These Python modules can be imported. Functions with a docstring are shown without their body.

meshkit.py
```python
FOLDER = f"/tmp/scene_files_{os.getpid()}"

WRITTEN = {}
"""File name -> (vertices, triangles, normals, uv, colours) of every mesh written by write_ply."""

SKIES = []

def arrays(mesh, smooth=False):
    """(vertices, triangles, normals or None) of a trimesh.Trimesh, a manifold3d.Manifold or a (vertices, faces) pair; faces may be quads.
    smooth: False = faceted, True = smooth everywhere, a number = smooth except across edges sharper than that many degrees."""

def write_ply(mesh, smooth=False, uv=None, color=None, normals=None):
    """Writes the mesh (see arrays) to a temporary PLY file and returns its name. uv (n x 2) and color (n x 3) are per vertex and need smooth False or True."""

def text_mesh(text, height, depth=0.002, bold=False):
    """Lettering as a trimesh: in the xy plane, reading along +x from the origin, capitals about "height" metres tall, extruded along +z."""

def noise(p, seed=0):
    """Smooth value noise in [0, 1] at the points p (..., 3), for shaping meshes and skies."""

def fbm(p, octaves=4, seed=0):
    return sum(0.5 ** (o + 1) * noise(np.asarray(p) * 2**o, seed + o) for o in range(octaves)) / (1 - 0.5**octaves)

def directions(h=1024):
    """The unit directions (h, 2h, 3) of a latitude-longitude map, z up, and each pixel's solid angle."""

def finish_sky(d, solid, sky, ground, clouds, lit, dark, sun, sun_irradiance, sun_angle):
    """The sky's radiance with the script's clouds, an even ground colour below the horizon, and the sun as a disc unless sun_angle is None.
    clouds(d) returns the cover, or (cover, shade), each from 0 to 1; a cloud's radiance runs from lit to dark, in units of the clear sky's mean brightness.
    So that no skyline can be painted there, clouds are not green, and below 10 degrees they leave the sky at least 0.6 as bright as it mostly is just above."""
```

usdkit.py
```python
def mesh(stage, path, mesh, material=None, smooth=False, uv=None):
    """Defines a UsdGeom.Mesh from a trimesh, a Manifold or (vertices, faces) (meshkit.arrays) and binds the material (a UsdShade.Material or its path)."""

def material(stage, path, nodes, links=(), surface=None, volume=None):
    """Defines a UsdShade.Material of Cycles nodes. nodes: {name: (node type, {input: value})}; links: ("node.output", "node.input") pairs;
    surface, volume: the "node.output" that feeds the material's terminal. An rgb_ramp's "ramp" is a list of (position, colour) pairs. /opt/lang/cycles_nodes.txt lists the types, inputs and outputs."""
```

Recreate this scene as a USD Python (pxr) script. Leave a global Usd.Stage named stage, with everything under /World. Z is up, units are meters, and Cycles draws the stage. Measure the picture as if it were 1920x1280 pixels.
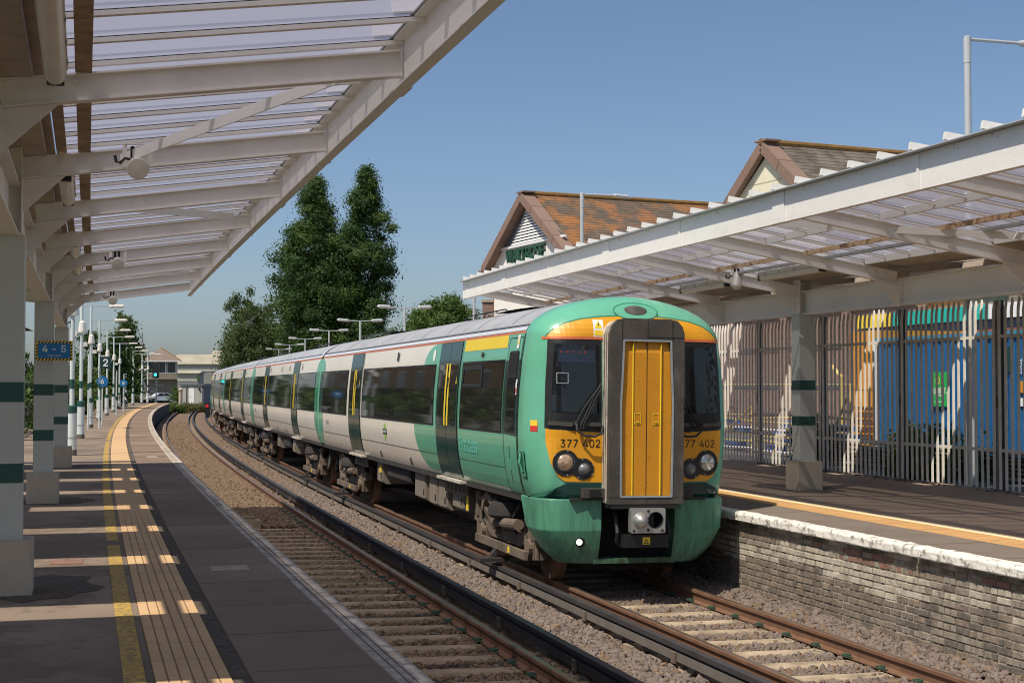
import math, random
import numpy as np, trimesh, shapely
from shapely.geometry import Polygon, box as sbox, Point, LineString
from shapely import affinity
import usdkit, meshkit
from pxr import Usd, UsdGeom, UsdLux, UsdShade, Gf, Sdf, Vt

stage = Usd.Stage.CreateInMemory()
UsdGeom.SetStageUpAxis(stage, 'Z'); UsdGeom.SetStageMetersPerUnit(stage, 1.0)
UsdGeom.Xform.Define(stage, '/World'); UsdGeom.Scope.Define(stage, '/World/Looks')
RNG = random.Random(7); NR = np.random.default_rng(7)

# ---------------------------------------------------------------- camera, sky, sun
EYE, PITCH = 2.5737, 0.031734
cam = UsdGeom.Camera.Define(stage, '/World/camera')
cam.AddTranslateOp().Set(Gf.Vec3d(0, 0, EYE)); cam.AddRotateXOp().Set(90 + math.degrees(PITCH))
cam.CreateHorizontalApertureAttr(36.0); cam.CreateVerticalApertureAttr(24.0); cam.CreateFocalLengthAttr(50.006)
cam.CreateClippingRangeAttr(Gf.Vec2f(0.05, 5000)); cam.CreateExposureAttr(0.16)
SUN_TO = np.array([-0.431, -0.4565, 1.0]); SUN_TO /= np.linalg.norm(SUN_TO)
SUN_ELEV, SUN_ROT = math.asin(SUN_TO[2]), math.atan2(SUN_TO[0], SUN_TO[1])
usdkit.material(stage, '/World/Looks/sky_dome', {
    'sky': ('sky_texture', {'sky_type': 'single_scattering', 'sun_disc': False, 'sun_elevation': SUN_ELEV, 'sun_rotation': SUN_ROT,
                            'altitude': 0.0, 'air_density': 0.85, 'aerosol_density': 1.5, 'ozone_density': 3.6}),
    'bg': ('background_shader', {'strength': 0.101})}, [('sky.color', 'bg.color')], surface='bg.background')
dome = UsdLux.DomeLight.Define(stage, '/World/sky')
UsdShade.MaterialBindingAPI.Apply(dome.GetPrim()).Bind(UsdShade.Material.Get(stage, '/World/Looks/sky_dome'))
sun = UsdLux.DistantLight.Define(stage, '/World/sun')
sun.CreateIntensityAttr(1.12); sun.CreateAngleAttr(0.53); sun.CreateColorAttr(Gf.Vec3f(1.0, 0.92, 0.80)); sun.CreateNormalizeAttr(True)
q = Gf.Rotation(Gf.Vec3d(0, 0, 1), Gf.Vec3d(*map(float, SUN_TO)))
sun.AddTransformOp().Set(Gf.Matrix4d().SetRotate(q))

# ---------------------------------------------------------------- the curve of the line: s along the track, n to its right, z above rail level
_S = np.linspace(-60, 420, 2401)
_k = np.interp(_S, [-20, 20, 50, 80, 110, 150, 200, 260], [.00053564, .00058501, .00070627, .00066011, .00067775, .00047219, .00026521, .00024052])
_k[_S > 262] = .0015
def _cum(v):
    c = np.concatenate([[0], np.cumsum((v[1:] + v[:-1]) / 2 * (_S[1] - _S[0]))]); return c - c[np.argmin(abs(_S))]
_TH = _cum(_k) - 0.29758796
_X, _Y = _cum(np.sin(_TH)) + 7.0651632, _cum(np.cos(_TH))
def th(s): return np.interp(s, _S, _TH)
def W(s, n, z):
    s, n, z = np.broadcast_arrays(np.asarray(s, float), np.asarray(n, float), np.asarray(z, float))
    t = th(s)
    return np.stack([np.interp(s, _S, _X) + n * np.cos(t), np.interp(s, _S, _Y) - n * np.sin(t), z], -1)
def phi(s): return math.pi / 2 - float(th(s))           # turn about z that lays +x along the track (then +y points left)

# ---------------------------------------------------------------- mesh builder
BOXF = np.array([[0, 2, 3, 1], [4, 5, 7, 6], [0, 1, 5, 4], [2, 6, 7, 3], [0, 4, 6, 2], [1, 3, 7, 5]])
class MB:
    def __init__(self): self.v, self.f, self.n = [], [], 0
    def add(self, v, f):
        v, f = np.asarray(v, float), np.asarray(f, int)
        if f.shape[1] == 4: f = np.vstack([f[:, [0, 1, 2]], f[:, [0, 2, 3]]])
        self.v.append(v); self.f.append(f + self.n); self.n += len(v); return self
    def mesh(self, m):
        if hasattr(m, 'to_mesh'):
            k = m.to_mesh(); return self.add(k.vert_properties[:, :3], k.tri_verts)
        return self.add(m.vertices, m.faces)
    def box(self, x0, x1, y0, y1, z0, z1):
        v = np.array([[x, y, z] for x in (x0, x1) for y in (y0, y1) for z in (z0, z1)]); return self.add(v, BOXF)
    def cbox(self, s0, s1, n0, n1, z0, z1, step=3.0):      # a bar that follows the curve; n and z may be (start, end) along s
        k = max(1, int(math.ceil((s1 - s0) / step))); ss = np.linspace(s0, s1, k + 1)
        f2 = lambda a: np.linspace(*a, k + 1) if np.ndim(a) else np.full(k + 1, a)
        n0, n1, z0, z1 = map(f2, (n0, n1, z0, z1))
        v = np.stack([W(ss, n0, z0), W(ss, n1, z0), W(ss, n1, z1), W(ss, n0, z1)], 1).reshape(-1, 3); f = []
        for i in range(k):
            a, b = 4 * i, 4 * i + 4
            for j in range(4): f.append([a + j, a + (j + 1) % 4, b + (j + 1) % 4, b + j])
        f += [[3, 2, 1, 0], [4 * k, 4 * k + 1, 4 * k + 2, 4 * k + 3]]
        return self.add(v, f)
    def bar(self, p, q, w, h, up=(0, 0, 1)):               # an oblong bar from p to q, w wide and h high
        p, q = np.asarray(p, float), np.asarray(q, float); t = q - p; t /= np.linalg.norm(t)
        a = np.cross(t, up); a /= np.linalg.norm(a) + 1e-12; b = np.cross(a, t)
        v = np.array([e + a * w / 2 * i + b * h / 2 * j for e in (p, q) for i in (-1, 1) for j in (-1, 1)]); return self.add(v, BOXF)
    def tube(self, pts, r, sides=8, cap=True):
        p = np.asarray(pts, float); r = np.broadcast_to(r, (len(p),)); t = np.gradient(p, axis=0); t /= np.linalg.norm(t, axis=1, keepdims=True) + 1e-12
        ref = np.array([0, 0, 1.0]) if abs(t[:, 2]).max() < .95 else (np.array([1.0, 0, 0]) if abs(t[:, 0]).max() < .95 else np.array([0.3, 1.0, 0.2]))
        a = np.cross(t, ref); a /= np.linalg.norm(a, axis=1, keepdims=True) + 1e-12; b = np.cross(t, a); g = np.arange(sides) * 2 * np.pi / sides
        v = (p[:, None] + r[:, None, None] * (np.cos(g)[None, :, None] * a[:, None] + np.sin(g)[None, :, None] * b[:, None])).reshape(-1, 3); f = []
        for i in range(len(p) - 1):
            for j in range(sides): f.append([i * sides + j, i * sides + (j + 1) % sides, (i + 1) * sides + (j + 1) % sides, (i + 1) * sides + j])
        self.add(v, f)
        if cap:
            for i in (0, len(p) - 1):
                self.add(np.vstack([v[i * sides:(i + 1) * sides], p[i]]), [[j, (j + 1) % sides, sides] for j in range(sides)])
        return self
    def cyl(self, p, q, r, sides=12): return self.tube([p, q], r, sides)
    def sweep(self, prof, pts, mapper):                    # closed profile [(a, b)] carried along pts through mapper(point, a, b)
        prof = np.asarray(prof, float); m, k = len(prof), len(pts)
        v = np.vstack([mapper(p, prof[:, 0], prof[:, 1]) for p in pts]); f = []
        for i in range(k - 1):
            for j in range(m): f.append([i * m + j, i * m + (j + 1) % m, (i + 1) * m + (j + 1) % m, (i + 1) * m + j])
        self.add(v, f)
        tv, tf = trimesh.creation.triangulate_polygon(Polygon(prof), engine='earcut')
        for i in (0, k - 1): self.add(mapper(pts[i], tv[:, 0], tv[:, 1]), tf)
        return self
    def poly(self, pg, fn, strip=None, axis=1):            # a flat shapely shape laid on a surface fn(u, v) -> xyz, cut into strips so that it follows it
        if pg.is_empty: return self
        x0, y0, x1, y1 = pg.bounds; pieces = [pg]
        if strip:
            lo, hi = (y0, y1) if axis == 1 else (x0, x1); pieces = []
            e = np.arange(math.floor(lo / strip), math.ceil(hi / strip) + 1) * strip
            for a, b in zip(e[:-1], e[1:]):
                c = pg.intersection(sbox(x0 - 1, a, x1 + 1, b) if axis == 1 else sbox(a, y0 - 1, b, y1 + 1))
                pieces += [g for g in getattr(c, 'geoms', [c])]
        for g in pieces:
            for h in getattr(g, 'geoms', [g]):
                if h.geom_type != 'Polygon' or h.area < 1e-7: continue
                tv, tf = trimesh.creation.triangulate_polygon(h, engine='earcut'); self.add(fn(tv[:, 0], tv[:, 1]), tf)
        return self
    def get(self): return (np.vstack(self.v), np.vstack(self.f))

def prism(pg, z0, z1):
    m = trimesh.creation.extrude_polygon(pg, z1 - z0, engine='earcut'); m.apply_translation([0, 0, z0]); return m
def rounded(x0, x1, y0, y1, r): return sbox(x0 + r, y0 + r, x1 - r, y1 - r).buffer(r, quad_segs=5)

# ---------------------------------------------------------------- things, parts and their names
USED = {}
def numbered(parent, name):
    d = USED.setdefault(parent, {}); k = d.get(name, 0); d[name] = k + 1
    return f'{parent}/{name}' if k == 0 else f'{parent}/{name}_{k:03d}'
def tag(prim, **kw):
    for k, v in kw.items():
        if v: prim.SetCustomDataByKey('category' if k == 'cat' else k, v)
def put(path, geo, mat, smooth=False):
    if isinstance(geo, MB): geo = geo.get()
    return usdkit.mesh(stage, path, geo, '/World/Looks/' + mat, smooth).GetPrim()
class Thing:
    def __init__(self, name, label=None, cat=None, loc=(0, 0, 0), rot=0.0, group=None, kind=None):
        self.name, self.loc, self.rot, self.path = name, np.asarray(loc, float), rot, numbered('/World', name)
        self.label, self.cat, self.group = label, cat, group
        x = UsdGeom.Xform.Define(stage, self.path); x.AddTranslateOp().Set(Gf.Vec3d(*map(float, loc))); x.AddRotateZOp().Set(math.degrees(rot))
        self.prim = x.GetPrim(); tag(self.prim, label=label, cat=cat, group=group, kind=kind)
    def local(self, v):
        c, s = math.cos(self.rot), math.sin(self.rot); d = np.asarray(v) - self.loc
        return np.stack([d[:, 0] * c + d[:, 1] * s, -d[:, 0] * s + d[:, 1] * c, d[:, 2]], 1)
    def part(self, name, geo, mat, parent=None, world=False, smooth=False, label=None, kind=None):
        if isinstance(geo, MB): geo = geo.get()
        elif hasattr(geo, 'vertices'): geo = (np.array(geo.vertices), np.array(geo.faces))
        if world: geo = (self.local(geo[0]), geo[1])
        path = numbered(parent or self.path, name)
        p = put(path, geo, mat, smooth); tag(p, label=label, kind=kind); return path
    def copy(self, loc, rot=0.0, label=None, group=None, name=None):
        path = numbered('/World', name or self.name); x = UsdGeom.Xform.Define(stage, path)
        x.GetPrim().GetReferences().AddInternalReference(self.path); x.GetPrim().SetInstanceable(True)
        x.ClearXformOpOrder(); x.AddTranslateOp().Set(Gf.Vec3d(*map(float, loc))); x.AddRotateZOp().Set(math.degrees(rot))
        tag(x.GetPrim(), label=label or self.label, cat=self.cat, group=group or self.group); return path
def single(name, geo, mat, label=None, cat=None, group=None, kind=None, smooth=False):
    path = numbered('/World', name); p = put(path, geo, mat, smooth); tag(p, label=label, cat=cat, group=group, kind=kind); return path

# ---------------------------------------------------------------- materials
def mat(name, c, rough=0.6, var=0.12, scale=2.5, bump=0.0, bscale=80.0, metal=0.0, spec=0.5, dirt=None, dcol=(.03, .025, .02), dscale=1.3, drange=(.5, .7), tint=None, stretch=None, island=0.0, coat=0.0, bdist=.01, zdirt=None):
    c = np.asarray(c, float); hi = np.asarray(tint, float) if tint is not None else np.clip(c * (1 + var), 0, .95)
    N = {'g': ('geometry', {}), 'map': ('mapping', {'scale': stretch or (1, 1, 1)}), 'n': ('noise_texture', {'scale': scale, 'detail': 6.0, 'roughness': .62}),
         'r': ('rgb_ramp', {'ramp': [(.3, tuple(c * (1 - var))), (.7, tuple(hi))]}),
         'p': ('principled_bsdf', {'roughness': rough, 'metallic': metal, 'specular_ior_level': spec, 'coat_weight': coat})}
    L = [('g.position', 'map.vector'), ('map.vector', 'n.vector'), ('n.fac', 'r.fac')]; out = 'r.color'
    if island:
        N['hs'] = ('hsv', {'saturation': 1.0, 'fac': 1.0}); N['mr'] = ('map_range', {'from_min': 0.0, 'from_max': 1.0, 'to_min': 1 - island, 'to_max': 1 + island})
        L += [('g.random_per_island', 'mr.value'), ('mr.result', 'hs.value'), (out, 'hs.color')]; out = 'hs.color'
    if dirt:
        N['n2'] = ('noise_texture', {'scale': dscale, 'detail': 8.0, 'roughness': .7}); N['r2'] = ('rgb_ramp', {'ramp': [(drange[0], (0, 0, 0)), (drange[1], (dirt,) * 3)]}); N['mx'] = ('mix', {'color2': dcol})
        L += [('map.vector', 'n2.vector'), ('n2.fac', 'r2.fac'), (out, 'mx.color1'), ('r2.color', 'mx.fac')]; out = 'mx.color'
    if zdirt:
        z0, z1, amt, zc = zdirt
        N['sz'] = ('separate_xyz', {}); N['zr'] = ('map_range', {'from_min': z0, 'from_max': z1, 'to_min': amt, 'to_max': 0.0, 'clamp': True}); N['nz'] = ('noise_texture', {'scale': 7.0, 'detail': 5.0}); N['zm'] = ('math', {'math_type': 'multiply'}); N['z2'] = ('math', {'math_type': 'multiply', 'value2': 1.9}); N['mz'] = ('mix', {'color2': zc, 'use_clamp': True}); N['st'] = ('mapping', {'scale': (2.0, 2.0, .35)})
        L += [('g.position', 'sz.vector'), ('sz.z', 'zr.value'), ('g.position', 'st.vector'), ('st.vector', 'nz.vector'), ('zr.result', 'zm.value1'), ('nz.fac', 'zm.value2'), ('zm.value', 'z2.value1'), ('z2.value', 'mz.fac'), (out, 'mz.color1')]; out = 'mz.color'
    L.append((out, 'p.base_color'))
    if bump:
        N['n3'] = ('noise_texture', {'scale': bscale, 'detail': 4.0}); N['b'] = ('bump', {'strength': bump, 'distance': bdist})
        L += [('g.position', 'n3.vector'), ('n3.fac', 'b.height'), ('b.normal', 'p.normal')]
    return usdkit.material(stage, '/World/Looks/' + name, N, L, surface='p.BSDF')
def emit(name, c, strength): usdkit.material(stage, '/World/Looks/' + name, {'e': ('emission', {'color': c, 'strength': strength})}, [], surface='e.emission')

mat('ground_dirt', (.13, .115, .08), .95, .35, .25, bump=.5, bscale=6, tint=(.12, .14, .06))
mat('yard_surface', (.12, .11, .10), .9, .3, .4, bump=.4, bscale=25)
mat('ballast_bed', (.15, .092, .055), .95, .3, 3, bump=1.0, bscale=22, bdist=.05, tint=(.25, .17, .115))
mat('stone', (.36, .265, .215), .9, .35, 9, bump=.5, bscale=60, island=.45, tint=(.40, .32, .27))
mat('stone_brown', (.26, .17, .10), .95, .3, 5, bump=.4, bscale=60, island=.3, tint=(.33, .225, .14))
mat('sleeper', (.42, .335, .23), .9, .18, 3, bump=.5, bscale=70, dirt=.7, dcol=(.14, .095, .06), dscale=2.2, drange=(.42, .62))
mat('sleeper_left', (.30, .22, .145), .9, .2, 3, bump=.5, bscale=70, dirt=.6, dcol=(.17, .115, .07), dscale=2.2, drange=(.42, .62))
mat('sleeper_dirty', (.24, .17, .11), .9, .25, 4, bump=.5, bscale=70)
mat('rail_rust', (.155, .075, .04), .75, .2, 5, bump=.2, bscale=50, tint=(.20, .105, .06))
mat('rail_head', (.30, .22, .17), .32, .2, 2, metal=.75, stretch=(1, 1, 1))
mat('conductor', (.055, .052, .055), .5, .25, 3, metal=.2, bump=.15, bscale=60, dirt=.5, dcol=(.10, .07, .05))
mat('conductor_side', (.15, .13, .11), .7, .2, 4, bump=.2, bscale=60)
mat('insulator', (.16, .12, .09), .6, .2, 9)
mat('clip_green', (.03, .07, .045), .5, .2, 20, metal=.2)
mat('asphalt', (.25, .188, .135), .9, .22, .5, bump=.7, bscale=140, dirt=.8, dcol=(.15, .107, .073), dscale=.42, drange=(.48, .53), island=0)
mat('asphalt_right', (.37, .27, .185), .9, .18, .5, bump=.7, bscale=140, dirt=.55, dcol=(.25, .185, .13), dscale=.35, drange=(.45, .56), stretch=(1, .35, 1))
mat('slab_pale', (.245, .17, .115), .88, .16, 1.1, bump=.6, bscale=110, dirt=.3, dcol=(.28, .21, .155), dscale=2.5, drange=(.56, .7))
mat('slab_brown', (.195, .13, .085), .88, .16, 1.1, bump=.6, bscale=110, dirt=.4, dcol=(.12, .085, .06), dscale=1.5, drange=(.5, .65))
mat('slab_dark', (.215, .147, .098), .88, .16, 1.1, bump=.6, bscale=110, dirt=.3, dcol=(.24, .19, .145), dscale=2.5, drange=(.56, .7))
mat('slab_right', (.17, .135, .105), .9, .16, 1.5, bump=.6, bscale=110)
mat('mortar_pale', (.50, .42, .32), .9, .2, 6)
mat('coping_grey', (.52, .44, .35), .85, .2, 7, bump=.8, bscale=50, dirt=.8, dcol=(.27, .225, .175), dscale=5, drange=(.45, .6))
mat('coping_white', (.78, .74, .65), .8, .1, 6, bump=1.0, bscale=35, dirt=.9, dcol=(.13, .11, .09), dscale=9, drange=(.51, .64))
mat('tactile', (.60, .385, .195), .85, .12, 1.5, bump=.35, bscale=120, dirt=.35, dcol=(.34, .205, .10), dscale=3)
mat('tactile_right', (.62, .38, .16), .85, .1, 1.5, bump=.35, bscale=120)
mat('groove', (.16, .10, .055), .9, .2, 6)
mat('yellow_line', (.54, .34, .055), .8, .15, 4, bump=.6, bscale=90, dirt=.85, dcol=(.19, .14, .085), dscale=24, drange=(.44, .58))
mat('line_cream', (.85, .70, .42), .8, .1, 4, bump=.4, bscale=90)
mat('gravel_dark', (.12, .092, .066), .95, .4, 14, bump=1.0, bscale=70, bdist=.03)
for i, (c, t) in enumerate([((.26, .215, .165), (.36, .315, .25)), ((.18, .14, .105), (.26, .21, .16)), ((.44, .38, .285), (.60, .54, .43)), ((.33, .14, .09), (.27, .17, .13)), ((.22, .165, .12), (.33, .26, .19)), ((.13, .108, .085), (.20, .17, .135))]):
    mat(f'brick_{i}', c, .9, .25, 9, bump=.7, bscale=55, tint=t, dirt=.5, dcol=(.07, .06, .05), dscale=5, drange=(.5, .65))
mat('lime_mortar', (.46, .40, .31), .95, .3, 4, bump=.8, bscale=60, dirt=.95, dcol=(.10, .085, .065), dscale=1.3, drange=(.40, .56))
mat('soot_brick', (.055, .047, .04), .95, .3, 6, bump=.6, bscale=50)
mat('white_paint', (.80, .76, .70), .5, .06, 2, bump=.15, bscale=40, dirt=.22, dcol=(.46, .39, .30), dscale=2.2, drange=(.5, .75))
mat('white_clean', (.80, .77, .71), .45, .04, 2, bump=.25, bscale=55, dirt=.22, dcol=(.45, .36, .26), dscale=1.8, drange=(.55, .75), stretch=(1, 1, 2.5))
mat('girder_paint', (.76, .72, .66), .5, .06, 1.5, bump=.2, bscale=30)
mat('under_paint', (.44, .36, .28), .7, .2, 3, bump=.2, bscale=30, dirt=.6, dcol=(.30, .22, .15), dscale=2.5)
mat('roof_top', (.45, .44, .42), .7, .15, 1)
mat('column_grey', (.47, .475, .43), .5, .04, 2, bump=.15, bscale=20)
mat('band_green', (.016, .075, .058), .45, .08, 3)
mat('concrete', (.46, .39, .30), .85, .15, 3, bump=.4, bscale=40, dirt=.5, dcol=(.20, .17, .13), dscale=3, stretch=(1, 1, .3))
mat('timber_brown', (.36, .255, .16), .8, .3, 4, stretch=(1, 1, 1), bump=.4, bscale=30, dirt=.5, dcol=(.07, .05, .03), dscale=9)
mat('rusty_tray', (.70, .48, .29), .8, .25, 6, bump=.3, bscale=30, dirt=.85, dcol=(.14, .065, .03), dscale=6, drange=(.5, .58))
mat('galvanised', (.42, .44, .45), .45, .15, 5, metal=.35)
mat('fence_grey', (.70, .655, .58), .6, .12, 5, metal=.05, bump=.1, bscale=40)
mat('fence_post', (.20, .19, .18), .6, .2, 5)
mat('post_pale', (.60, .66, .64), .45, .05, 2)
mat('lamp_grey', (.50, .52, .52), .4, .06, 3, metal=.2)
mat('lens_cream', (.72, .68, .58), .3, .06, 3)
mat('speaker_white', (.72, .69, .62), .4, .05, 3)
mat('black', (.012, .012, .013), .45, .2, 5)
mat('black_rubber', (.02, .02, .02), .6, .2, 5)
mat('dark_void', (.006, .006, .006), .9, .2, 5)
# the train
mat('livery_white', (.80, .75, .65), .28, .04, .8, spec=.5, dirt=.14, dcol=(.38, .31, .22), dscale=1.2, stretch=(.5, .5, 2), coat=.3, zdirt=(1.1, 1.75, .55, (.30, .24, .17)))
mat('livery_green', (.125, .42, .275), .26, .07, .8, spec=.5, dirt=.28, dcol=(.11, .28, .185), dscale=1.3, coat=.35, zdirt=(1.1, 1.7, .45, (.10, .19, .12)))
mat('livery_green_dirty', (.095, .30, .19), .4, .12, 1.2, dirt=.75, dcol=(.028, .075, .042), dscale=2.4, drange=(.45, .68), stretch=(6, 6, .6), bump=.05, bscale=60, zdirt=(.30, .80, .8, (.035, .05, .03)))
mat('livery_dark', (.010, .044, .038), .2, .1, 2, spec=.45, coat=.15)
mat('livery_mid', (.035, .20, .115), .25, .08, 1, coat=.4)
mat('livery_yellow', (.72, .325, .012), .4, .07, 2, dirt=.75, dcol=(.16, .075, .02), dscale=38, drange=(.62, .72))
mat('gangway_yellow', (.62, .265, .012), .45, .1, 2, dirt=.85, dcol=(.13, .055, .015), dscale=30, drange=(.58, .70))
mat('first_yellow', (.80, .58, .02), .35, .04, 2)
mat('bar_yellow', (.85, .60, .03), .4, .04, 2)
mat('stripe_orange', (.62, .15, .05), .35, .05, 2)
mat('train_roof', (.36, .365, .375), .5, .1, .8, bump=.1, bscale=14, dirt=.55, dcol=(.19, .17, .15), dscale=1.0, stretch=(1, 1, 3))
mat('gutter_pale', (.55, .57, .60), .4, .05, 1)
mat('gutter_dark', (.075, .085, .095), .5, .1, 1)
mat('train_glass', (.014, .014, .013), .035, .1, 1, spec=.85)
mat('cab_glass', (.010, .012, .014), .03, .1, 1, spec=.55)
mat('gangway_grey', (.075, .066, .056), .6, .25, 2.5, bump=.2, bscale=25, dirt=.55, dcol=(.21, .195, .17), dscale=2.4, drange=(.55, .75), metal=.2)
mat('gangway_pale', (.50, .45, .38), .6, .2, 4, dirt=.7, dcol=(.14, .10, .07), dscale=5)
mat('seal_blue', (.27, .31, .33), .6, .15, 6)
mat('coupler_steel', (.48, .47, .45), .35, .15, 8, metal=.7, bump=.1, bscale=40)
mat('underframe', (.125, .092, .066), .85, .3, 2.5, bump=.3, bscale=35, tint=(.19, .14, .10))
mat('underframe_dark', (.03, .025, .022), .85, .3, 3)
mat('box_grey', (.20, .165, .125), .75, .12, 2.5, bump=.12, bscale=30)
mat('lens_glass', (.55, .53, .50), .08, .3, 30, metal=.55, spec=.8)
mat('lens_amber', (.62, .42, .28), .1, .35, 35, metal=.5, spec=.8)
mat('lens_dim', (.22, .22, .22), .25, .3, 60, metal=.3)
mat('text_black', (.012, .010, .009), .5, .1, 3)
mat('text_white', (.80, .80, .78), .5, .03, 3)
mat('text_aqua', (.16, .58, .50), .35, .05, 3)
mat('logo_lime', (.30, .52, .06), .4, .05, 3)
mat('warn_yellow', (.85, .60, .04), .5, .04, 3)
mat('warn_red', (.60, .04, .03), .5, .05, 3)
mat('sign_blue', (.012, .16, .40), .45, .04, 3)
mat('sign_dark', (.012, .045, .045), .4, .05, 3)
emit('signal_green', (.05, .9, .8), 3.0); emit('signal_red', (1, .03, .05), .6); emit('marker_white', (1, .98, .82), 1.6); emit('display_led', (1.0, .08, .02), .5)
# beyond
mat('gable_white', (.80, .78, .70), .8, .05, 1, bump=.1, bscale=20)
mat('gable_cream', (.74, .70, .52), .8, .06, 1, dirt=.5, dcol=(.42, .33, .18), dscale=1.6, drange=(.55, .7), stretch=(3, 3, .7))
mat('verge_brown', (.23, .148, .112), .8, .12, 1, dirt=.35, dcol=(.40, .36, .32), dscale=1.5, drange=(.6, .75))
mat('roof_tile', (.115, .085, .060), .9, .3, 1.8, bump=.6, bscale=18, dirt=.85, dcol=(.34, .135, .035), dscale=.8, drange=(.46, .62))
mat('roof_tile_grey', (.105, .085, .066), .9, .35, 1.8, bump=.6, bscale=18, dirt=.8, dcol=(.17, .145, .115), dscale=.9, drange=(.46, .6))
mat('ridge_tile', (.20, .11, .03), .9, .3, 3)
mat('brick_red', (.24, .085, .055), .9, .2, 2)
mat('sign_letter_green', (.02, .075, .045), .5, .05, 2)
mat('trunk', (.09, .065, .045), .95, .3, 4, bump=.6, bscale=20)
mat('container_blue', (.008, .10, .265), .5, .12, .8, dirt=.25, dcol=(.015, .045, .10), dscale=1.2)
mat('container_blue_edge', (.05, .22, .36), .5, .1, 1)
mat('sign_green', (.02, .40, .09), .5, .03, 2)
mat('orange_cabin', (.62, .27, .03), .5, .08, 1)
mat('rail_yellow', (.58, .43, .13), .5, .08, 3)
mat('barrier_blue', (.02, .12, .55), .5, .1, 1)
mat('teal', (.015, .42, .35), .5, .04, 2)
mat('bus_white', (.78, .78, .76), .4, .04, 1)
mat('bus_dark', (.02, .03, .05), .15, .2, 1)
mat('plank_grey', (.24, .20, .16), .9, .3, 2, bump=.4, bscale=30)
mat('ochre_wall', (.40, .22, .085), .9, .08, .6)
mat('slate_brown', (.17, .135, .11), .9, .2, 1)
mat('window_dark', (.03, .035, .04), .12, .2, 1, spec=.7)
mat('car_silver', (.66, .68, .72), .3, .04, 1, coat=.4)
mat('shed_grey', (.22, .22, .205), .7, .1, .5)
mat('shed_roof', (.36, .32, .235), .8, .2, .3, stretch=(1, 1, 1))
mat('hut_pale', (.38, .37, .325), .8, .08, .6)
mat('hut_dark', (.10, .11, .13), .7, .1, 1)
mat('box_timber', (.20, .165, .13), .8, .15, 1)
mat('box_roof', (.21, .16, .125), .85, .15, 1)
def leaf(name, lo, hi, tr=.3):
    usdkit.material(stage, '/World/Looks/' + name, {'g': ('geometry', {}), 'r': ('rgb_ramp', {'ramp': [(0, lo), (1, hi)]}), 'd': ('principled_bsdf', {'roughness': .55, 'specular_ior_level': .35}),
        't': ('translucent_bsdf', {}), 'm': ('mix_closure', {'fac': tr})},
        [('g.random_per_island', 'r.fac'), ('r.color', 'd.base_color'), ('r.color', 't.color'), ('d.BSDF', 'm.closure1'), ('t.BSDF', 'm.closure2')], surface='m.closure')
leaf('leaf_dark', (.05, .10, .022), (.17, .24, .06), .42)
leaf('leaf_olive', (.10, .14, .045), (.22, .26, .10), .4)
leaf('leaf_mid', (.09, .15, .03), (.24, .31, .075), .42)
leaf('leaf_fresh', (.09, .15, .025), (.19, .26, .055))
leaf('leaf_buddleia', (.075, .085, .055), (.19, .14, .155))
leaf('leaf_dry', (.12, .12, .04), (.22, .20, .08))
usdkit.material(stage, '/World/Looks/roof_panel', {'d': ('principled_bsdf', {'base_color': (.48, .47, .55), 'roughness': .35}), 'tl': ('translucent_bsdf', {'color': (.56, .555, .61)}), 'tp': ('transparent_bsdf', {'color': (.84, .835, .875)}),
    'a': ('mix_closure', {'fac': .62}), 'b': ('mix_closure', {'fac': .52})}, [('d.BSDF', 'a.closure1'), ('tl.BSDF', 'a.closure2'), ('a.closure', 'b.closure1'), ('tp.BSDF', 'b.closure2')], surface='b.closure')
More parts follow.
